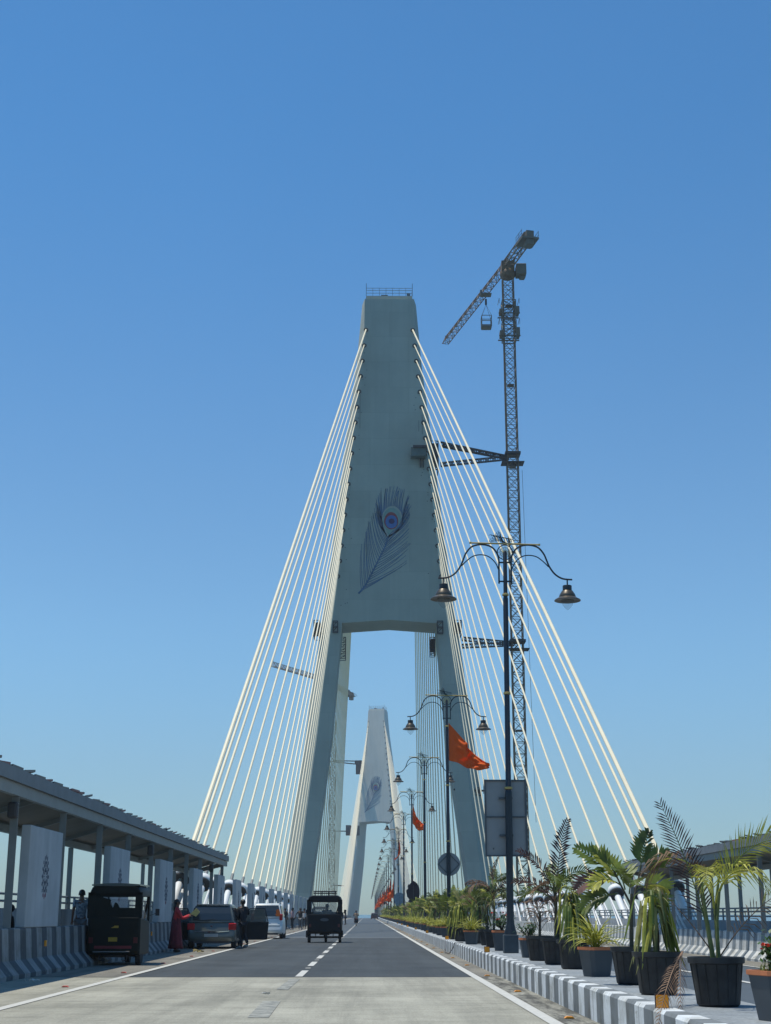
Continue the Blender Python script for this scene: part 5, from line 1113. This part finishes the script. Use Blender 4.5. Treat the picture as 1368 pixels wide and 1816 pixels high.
def wilted(seed, H, n, mis, z0=.4, wid=.045):
    rr = random.Random(seed); mb = MB(); st = MB(); st.tube([(0, 0, z0 - .05), (.02, 0, H * .55), (0, .02, H * .9)], [.03, .024, .015], 6)
    for i in range(n): u = rr.uniform(.35, 1); hang(mb, (rr.uniform(-.04, .04), rr.uniform(-.04, .04), z0 + (H - z0) * u * .93), rr.uniform(0, 6.3), rr.uniform(.6, 1.15) * (H / 1.45), rr.uniform(0, .3), wid, rr.choice(mis), rr)
    return mb, st
def shrub(seed, s=1.0, z0=.33, fl=True):
    rr = random.Random(seed); mb = MB(); fb = MB(); st = MB()
    for i in range(14):
        a = rr.uniform(0, 6.3); tl = rr.uniform(.6, 1.5); e = Vector((math.cos(a) * math.cos(tl), math.sin(a) * math.cos(tl), math.sin(tl))) * rr.uniform(.2, .36) * s; st.tube([(0, 0, z0), Vector((0, 0, z0)) + e], .006, 4)
        for j in range(26):
            q = Vector((0, 0, z0)) + e * rr.uniform(.35, 1.0) + Vector((rr.gauss(0, .035), rr.gauss(0, .035), rr.gauss(0, .03))); d = Vector((rr.uniform(-1, 1), rr.uniform(-1, 1), rr.uniform(-.2, 1))).normalized(); w = d.cross(Vector((0, 0, 1))).normalized() * .014; l = .055 * s
            mb.add([q, q + d * l * .5 + w, q + d * l, q + d * l * .5 - w], [(0, 1, 2, 3)])
        if fl and i % 2 == 0:
            c = Vector((0, 0, z0)) + e * 1.08
            for j in range(10): d = Vector((rr.uniform(-1, 1), rr.uniform(-1, 1), rr.uniform(0, 1))).normalized() * .035; w = d.cross(Vector((.3, .5, 1))).normalized() * .013; fb.add([c + d * .2, c + d * .7 + w, c + d, c + d * .7 - w], [(0, 1, 2, 3)])
    return mb, fb, st
def plant(name, label, cat, loc, rz, pot, parts, group, sc=1.0):
    t = thing(name, label, cat, loc, rz, group); t.scale = (sc, sc, sc)
    for me, nm in list(pot[0]) + parts:
        o = bpy.data.objects.new(nm, me); col.objects.link(o); o.parent = t
    return t
zb_, zg_ = POT_B[1], POT_G[1]; GRP = 'potted plants along the median'
def palm_thing(label, y, seed, H, x=3.36, rz=0, st_mat=STEM, extra=None, **kw):
    mb, st = palm_leaves(seed, H, kw.pop('nf', 9), kw.pop('leafset', [0]), z0=zb_, **kw)
    if extra: extra(mb, st)
    return plant('potted_palm', label, 'potted palm', (x, y, .372), rz, POT_B, [(mk(mb, 'fronds'), 'fronds'), (st.mesh('stem', st_mat, True), 'stem')], GRP)
MXM = .37
# 1 nearest planter at the frame's right edge
mb, fb, st = shrub(21, .9, zg_); gb = MB(); rr = random.Random(2)
for i in range(120): blade(gb, (rr.uniform(-.12, .12), rr.uniform(-.12, .12), zg_), rr.uniform(0, 6.3), rr.uniform(.06, .13), rr.uniform(.6, 1.5), rr.uniform(.5, 1.5), .008, 0, 3)
plant('potted_shrub', 'grey planter with a red flower and grassy weeds cut by the right frame edge', 'potted plant', (3.44, 12.35, .372), .3, POT_G, [(mb.mesh('foliage', LS), 'foliage'), (fb.mesh('flowers', FLW), 'flowers'), (mk(gb, 'weeds'), 'weeds'), (st.mesh('stem', STEM), 'stem')], GRP, 1.15)
# 2 big yellow green palm
def ex2(mb, st):
    rr = random.Random(5)
    for (a, lean, L) in ((0, 0.02, .85), (2.2, .10, .8), (4.0, .16, .9), (5.2, .05, .7)): st.tube([(.03 * math.cos(a), .03 * math.sin(a), .36), (lean * math.cos(a) + .0, lean * math.sin(a), .36 + L * .6), ((lean + .06) * math.cos(a), (lean + .06) * math.sin(a), .36 + L)], [.022, .016, .012], 6)
    # fronds: upright left, arch right, dry drooping
    frond_mesh(mb, (-.03, 0, .55), math.pi, 1.42, .25, 34, .02, .27, 2, rr, .15, 1.36, rach=.012, smi=4, roll=1.35, fold=.1)
    frond_mesh(mb, (.02, 0, .9), .05, 1.25, 1.7, 38, .02, .34, 3, rr, .1, 1.25, rach=.013, smi=3, roll=1.0, fold=.2)
    frond_mesh(mb, (.0, .02, 1.0), 2.9, .95, 3.0, 28, .02, .30, 1, rr, .75, 1.35, rach=.012, smi=3)
    frond_mesh(mb, (.03, -.02, .95), 5.6, .85, 3.2, 26, .02, .30, 3, rr, .8, 1.3, rach=.012, smi=3)
    frond_mesh(mb, (.04, 0, .45), -.15, 1.15, .7, 26, .012, .24, 1, rr, .6, .95, rach=.009, smi=1, roll=1.2)
    frond_mesh(mb, (-.04, -.02, .5), 3.5, .9, .3, 10, .008, .12, 1, rr, .5, .9, rach=.007, smi=1)
    frond_mesh(mb, (.0, -.04, .9), 4.4, .9, 2.6, 26, .02, .28, 3, rr, .6, 1.3, rach=.012, smi=3)
palm_thing('large black pot with a tall yellow green palm, the nearest full pot', 14.3, 31, 1.9, 3.37, 0, STEMG, ex2, nf=3, leafset=[3, 0, 1], L=1.0, arch=1.8, ll=.26, tiltr=(1.2, 1.5), z0_=0) if False else None
def palm2():
    mb, st = MB(), MB(); ex2(mb, st)
    return plant('potted_palm', 'large black pot with a tall yellow green palm, the nearest whole pot', 'potted palm', (3.37, 14.25, .372), 0, POT_B, [(mk(mb, 'fronds'), 'fronds'), (st.mesh('stem', STEMG, True), 'stem')], GRP)
palm2()
# 3 wilted long leaves reaching the ground
mb, st = wilted(41, 1.12, 46, (5, 5, 0, 3), wid=.04)
plant('potted_plant', 'wilted plant with long pale leaves hanging to the kerb beside the big palm pot', 'potted plant', (3.20, 16.3, .372), 0, POT_B, [(mk(mb, 'leaves'), 'leaves'), (st.mesh('stem', STEM), 'stem')], GRP)
# dry frond fallen over the kerb
mb = MB(); frond_mesh(mb, (0, 0, 0), R(247), 1.6, .5, 26, .022, .14, 1, random.Random(4), .5, -.25, rach=.01, smi=1, fold=-.2, roll=.5); frond_mesh(mb, (0, 0, 0), R(255), 1.1, 1.0, 20, .02, .12, 1, random.Random(6), .6, -.1, rach=.008, smi=1, fold=-.2)
tag(mb.build('dry_frond', LM, loc=(3.16, 14.75, .86)), 'brown dry frond hanging over the kerb edge beside the near reflector', 'dry frond')
# 4 dark green palm with broad fronds
def ex4(mb, st):
    rr = random.Random(8); st.tube([(0, 0, .36), (.01, 0, .8), (.03, 0, 1.1)], [.03, .024, .018], 7); st.tube([(.03, 0, .95), (.12, 0, 1.25), (.17, 0, 1.45)], [.016, .012, .01], 6); st.tube([(.02, 0, .95), (-.1, 0, 1.2), (-.2, 0, 1.42)], [.016, .012, .01], 6)
    for x, z, az, L, ti, ar, mi, ro in ((-.15, 1.30, 3.1, .62, .75, .3, 0, 1.2), (.15, 1.38, .1, .50, 1.35, .2, 0, 1.3), (.18, 1.35, .0, .42, .75, .3, 0, 1.2), (-.1, 1.2, 2.9, .55, 1.15, .5, 3, 1.0), (-.2, 1.25, 3.3, .5, .2, 1.0, 2, .9), (-.15, 1.1, 3.0, .5, -.1, .8, 0, 1.0), (.1, 1.1, .2, .42, .1, 1.2, 0, 1.1), (.1, 1.15, -.2, .4, .5, 1.2, 3, 1.0), (0, 1.1, 4.7, .5, .8, 1.4, 0, .2), (-.05, 1.15, 4.2, .5, 1.0, 1.2, 0, .5), (0, 1.2, 1.6, .5, 1.0, 1.0, 0, 0), (-.1, 1.2, 3.6, .5, .5, 1.5, 3, .6)):
        frond_mesh(mb, (x, 0, z), az, L, ar, 12, .062, .25, mi, rr, .15, ti, rach=.011, smi=4, fold=.35, roll=ro)
def pl(label, x, y, ex, stm=STEM, rz=0, sc=1.0):
    mb, st = MB(), MB(); ex(mb, st)
    return plant('potted_palm', label, 'potted palm', (x, y, .372), rz, POT_B, [(mk(mb, 'fronds'), 'fronds'), (st.mesh('stem', stm, True), 'stem')], GRP, sc)
pl('dark green broad leaved palm in a black pot right of the yellow green spider plant', 3.34, 18.6, ex4)
# 5 spider plant
sp1 = mk(spider(51, 1.0, zg_), 'leaves'); plant('spider_plant', 'bright yellow green spider plant in a grey planter with orange rim', 'potted plant', (3.26, 21.0, .372), .4, POT_G, [(sp1, 'leaves')], GRP, 1.15)
mb, st = wilted(61, 1.25, 70, (0, 0, 5, 3), wid=.038); DROOP_G = (mk(mb, 'leaves'), st.mesh('stem', STEM))
plant('potted_plant', 'drooping green plant in a black pot left of the yellow green spider plant', 'potted plant', (3.33, 23.8, .372), 1.0, POT_B, [(DROOP_G[0], 'leaves'), (DROOP_G[1], 'stem')], GRP)
def ex7(mb, st):
    rr = random.Random(14); st.tube([(0, 0, .36), (.02, 0, 1.0), (-.02, 0, 1.5)], [.035, .03, .02], 7); st.tube([(.05, .02, .36), (.1, 0, 1.0), (.05, 0, 1.5)], [.03, .02, .015], 6)
    frond_mesh(mb, (.03, 0, 1.15), .1, 1.35, .3, 22, .045, .28, 2, rr, .25, 1.5, rach=.012, smi=2, roll=1.4, fold=.15)
    for az, L, ti, ar, mi in ( (.3, .95, 1.2, 1.4, 0), (5.9, .95, 1.0, 1.8, 0), (3.0, 1.0, 1.2, .8, 2), (3.4, .9, .9, 1.2, 2), (2.6, .8, .8, 1.8, 0), (1.5, .9, 1.3, 1.0, 0), (4.6, .8, 1.0, 1.8, 0), (.9, .8, .7, 1.8, 0), (5.2, .7, .5, 1.8, 0), (3.8, .7, .4, 2.0, 1)):
        frond_mesh(mb, (0, 0, 1.25 + rr.uniform(-.25, .1)), az, L, ar, 20, .04, .27, mi, rr, .35, ti, rach=.014, smi=2 if mi == 2 else 4)
    for i in range(26): blade(mb, (rr.uniform(-.04, .04), rr.uniform(-.04, .04), rr.uniform(.7, 1.2)), rr.uniform(0, 6.3), rr.uniform(.4, .7), .9, 3.4, .025, 1, 6, 1)
pl('tall palm with purplish upright fronds in a black pot right of the near lamp', 3.32, 25.9, ex7)
def ex8(mb, st):
    rr = random.Random(15); st.tube([(0, 0, .36), (.02, 0, .9)], [.03, .02], 6)
    for i in range(40): blade(mb, (rr.uniform(-.04, .04), rr.uniform(-.04, .04), rr.uniform(.5, 1.0)), rr.uniform(0, 6.3), rr.uniform(.35, .7), 1.1, 3.5, .022, 1 if rr.random() < .8 else 2, 6, 1)
pl('dead brown palm hanging limp in a black pot beside the small green shrub', 3.28, 28.0, ex8)
mb, fb, st = shrub(71, 1.0, zg_); SHR = (mb.mesh('foliage', LS), fb.mesh('flowers', FLW), st.mesh('stem', STEM))
plant('potted_shrub', 'small green shrub in a grey planter just right of the near lamp plinth', 'potted plant', (3.30, 30.0, .372), 0, POT_G, [(SHR[0], 'foliage'), (SHR[2], 'stem')], GRP, 1.1)
plant('potted_shrub', 'red flowering shrub in a grey planter just left of the near lamp plinth', 'potted plant', (3.26, 35.6, .372), 1.5, POT_G, [(SHR[0], 'foliage'), (SHR[1], 'flowers'), (SHR[2], 'stem')], GRP, 1.35)
def ex11(mb, st):
    rr = random.Random(24); st.tube([(0, 0, .36), (.02, 0, 1.0), (0, 0, 1.6)], [.035, .03, .02], 7)
    for az, L, ti, ar, mi in ((.1, .9, 1.5, .4, 1), (.3, .9, 1.2, 1.6, 2), (3.0, .9, 1.1, 1.6, 2), (3.5, .9, .9, 2.2, 1), (2.6, .7, .6, 2.2, 0), (5.6, .8, .9, 1.6, 0), (1.5, .8, 1.2, 1.5, 0), (.2, .7, .7, 1.4, 0), (3.2, .7, .7, 1.4, 0), (4.6, .8, .8, 2.2, 0), (.8, .6, .4, 1.8, 0)):
        frond_mesh(mb, (0, 0, 1.5 + rr.uniform(-.3, .1)), az, L, ar, 18, .045, .27, mi, rr, .5, ti, rach=.014, smi=2)
    for i in range(40): blade(mb, (rr.uniform(-.05, .05), rr.uniform(-.05, .05), rr.uniform(.8, 1.4)), rr.uniform(0, 6.3), rr.uniform(.5, .9), .9, 3.5, .03, rr.choice((1, 5, 5)), 6, 1)
p11 = pl('tall shaggy palm with brown dry fronds left of the near lamp', 3.34, 38.8, ex11)
def exg(seed, n=12, H=1.15, mis=(0, 0, 0, 3), L=.62):
    def f(mb, st):
        rr = random.Random(seed); st.tube([(0, 0, .36), (.02, 0, .7), (0, 0, H)], [.03, .024, .018], 6)
        for i in range(n): frond_mesh(mb, (rr.uniform(-.05, .05), rr.uniform(-.05, .05), H - rr.uniform(0, .35)), 4.4 * math.pi * i / n + rr.uniform(-.3, .3), L * rr.uniform(.7, 1.15), rr.uniform(.3, 1.3), 11, .058, .24, rr.choice(mis), rr, .2, rr.uniform(.75, 1.5), rach=.011, smi=4, fold=.35)
        for i in range(16): hang(mb, (0, 0, H - rr.uniform(.0, .5)), rr.uniform(0, 6.3), rr.uniform(.35, .6), .2, .035, rr.choice((0, 5, 0, 1)), rr)
    return f
VAR = []
for sd_, kw in ((81, {}), (82, dict(H=1.1, mis=(0, 0, 1))), (83, dict(H=1.3, L=.7)), (84, dict(H=1.0, mis=(0, 3, 5)))):
    mb, st = MB(), MB(); exg(sd_, **kw)(mb, st); VAR.append((mk(mb, 'fronds'), st.mesh('stem', STEM)))
mb, st = MB(), MB(); ex11(mb, st); VAR.append((mk(mb, 'fronds'), st.mesh('stem', STEM)))
y = 41.6; i = 0; rr = random.Random(77); near_lb = {0: 'green palm in a black pot behind the shaggy dry palm'}
while y < 330:
    k = ['palm', 'spider', 'palm', 'droop', 'palm', 'spider', 'palm', 'palm'][i % 8]; x = 3.02 + rr.uniform(0, .05) if k == 'spider' else 3.36 + rr.uniform(-.08, .08)
    if min(abs(y - ly) for ly in LAMPY) < .45: y += .7
    if k == 'palm':
        v = VAR[[0, 2, 1, 3, 0, 2, 3, 1, 0, 2, 1, 0, 0, 3, 4][rr.randrange(15)]]; parts = [(v[0], 'fronds'), (v[1], 'stem')]; pot = POT_B; nm, ct = 'potted_palm', 'potted palm'
        lb = 'green palm in a black pot'
    elif k == 'spider' and (y > 56 or i == 1): parts = [(sp1, 'leaves')]; pot = POT_G; nm, ct = 'spider_plant', 'potted plant'; lb = 'yellow green spider plant in grey planter'
    else: parts = [(DROOP_G[0], 'leaves'), (DROOP_G[1], 'stem')]; pot = POT_B; nm, ct = 'potted_plant', 'potted plant'; lb = 'drooping long leaved plant in a black pot'
    nl = i; lb = lb + (', %s beyond the shaggy dry palm' % ordw(i) if i < 30 else ' far along the median')
    tt = plant(nm, lb, ct, (x, y, .372 + zroad(y)), rr.uniform(0, 6.3), pot, parts, GRP if i < 30 else 'far %ss crowding the median' % ('palm' if k == 'palm' else k + ' plant'), rr.uniform(.92, 1.12))
    y += (rr.uniform(.7, 1.15) if k == 'palm' and i % 2 else rr.uniform(1.0, 1.4)) if y < 110 else rr.uniform(2.0, 3.0); i += 1
# cord lying along the kerb
mb = MB(); mb.tube([(2.66, 50, .30), (2.60, 49, .12), (2.50, 47.6, .03), (2.56, 46.2, .03), (2.63, 45.4, .2), (2.67, 45.0, .37), (2.9, 44.6, .39)], .012, 5); tag(mb.build('cord', DARKS, smooth=True), 'thin black cord looping over the kerb beside the plants', 'cord')

# ------------------------------------------------------------------ air
hz = MB().bb(-700, 700, -60, 1530, -36, 160).build('haze', None); hz.data.materials.clear(); hm = bpy.data.materials.new('haze_air'); hm.use_nodes = True; nt = hm.node_tree
for n in list(nt.nodes):
    if n.type == 'BSDF_PRINCIPLED': nt.nodes.remove(n)
pv = nt.nodes.new('ShaderNodeVolumePrincipled'); pv.inputs['Color'].default_value = (0.80, 0.90, 1.0, 1); pv.inputs['Density'].default_value = 0.00024; pv.inputs['Anisotropy'].default_value = 0.0
nt.links.new(pv.outputs[0], nt.nodes['Material Output'].inputs['Volume']); hz.data.materials.append(hm); hz['kind'] = 'stuff'; hz.display_type = 'WIRE'
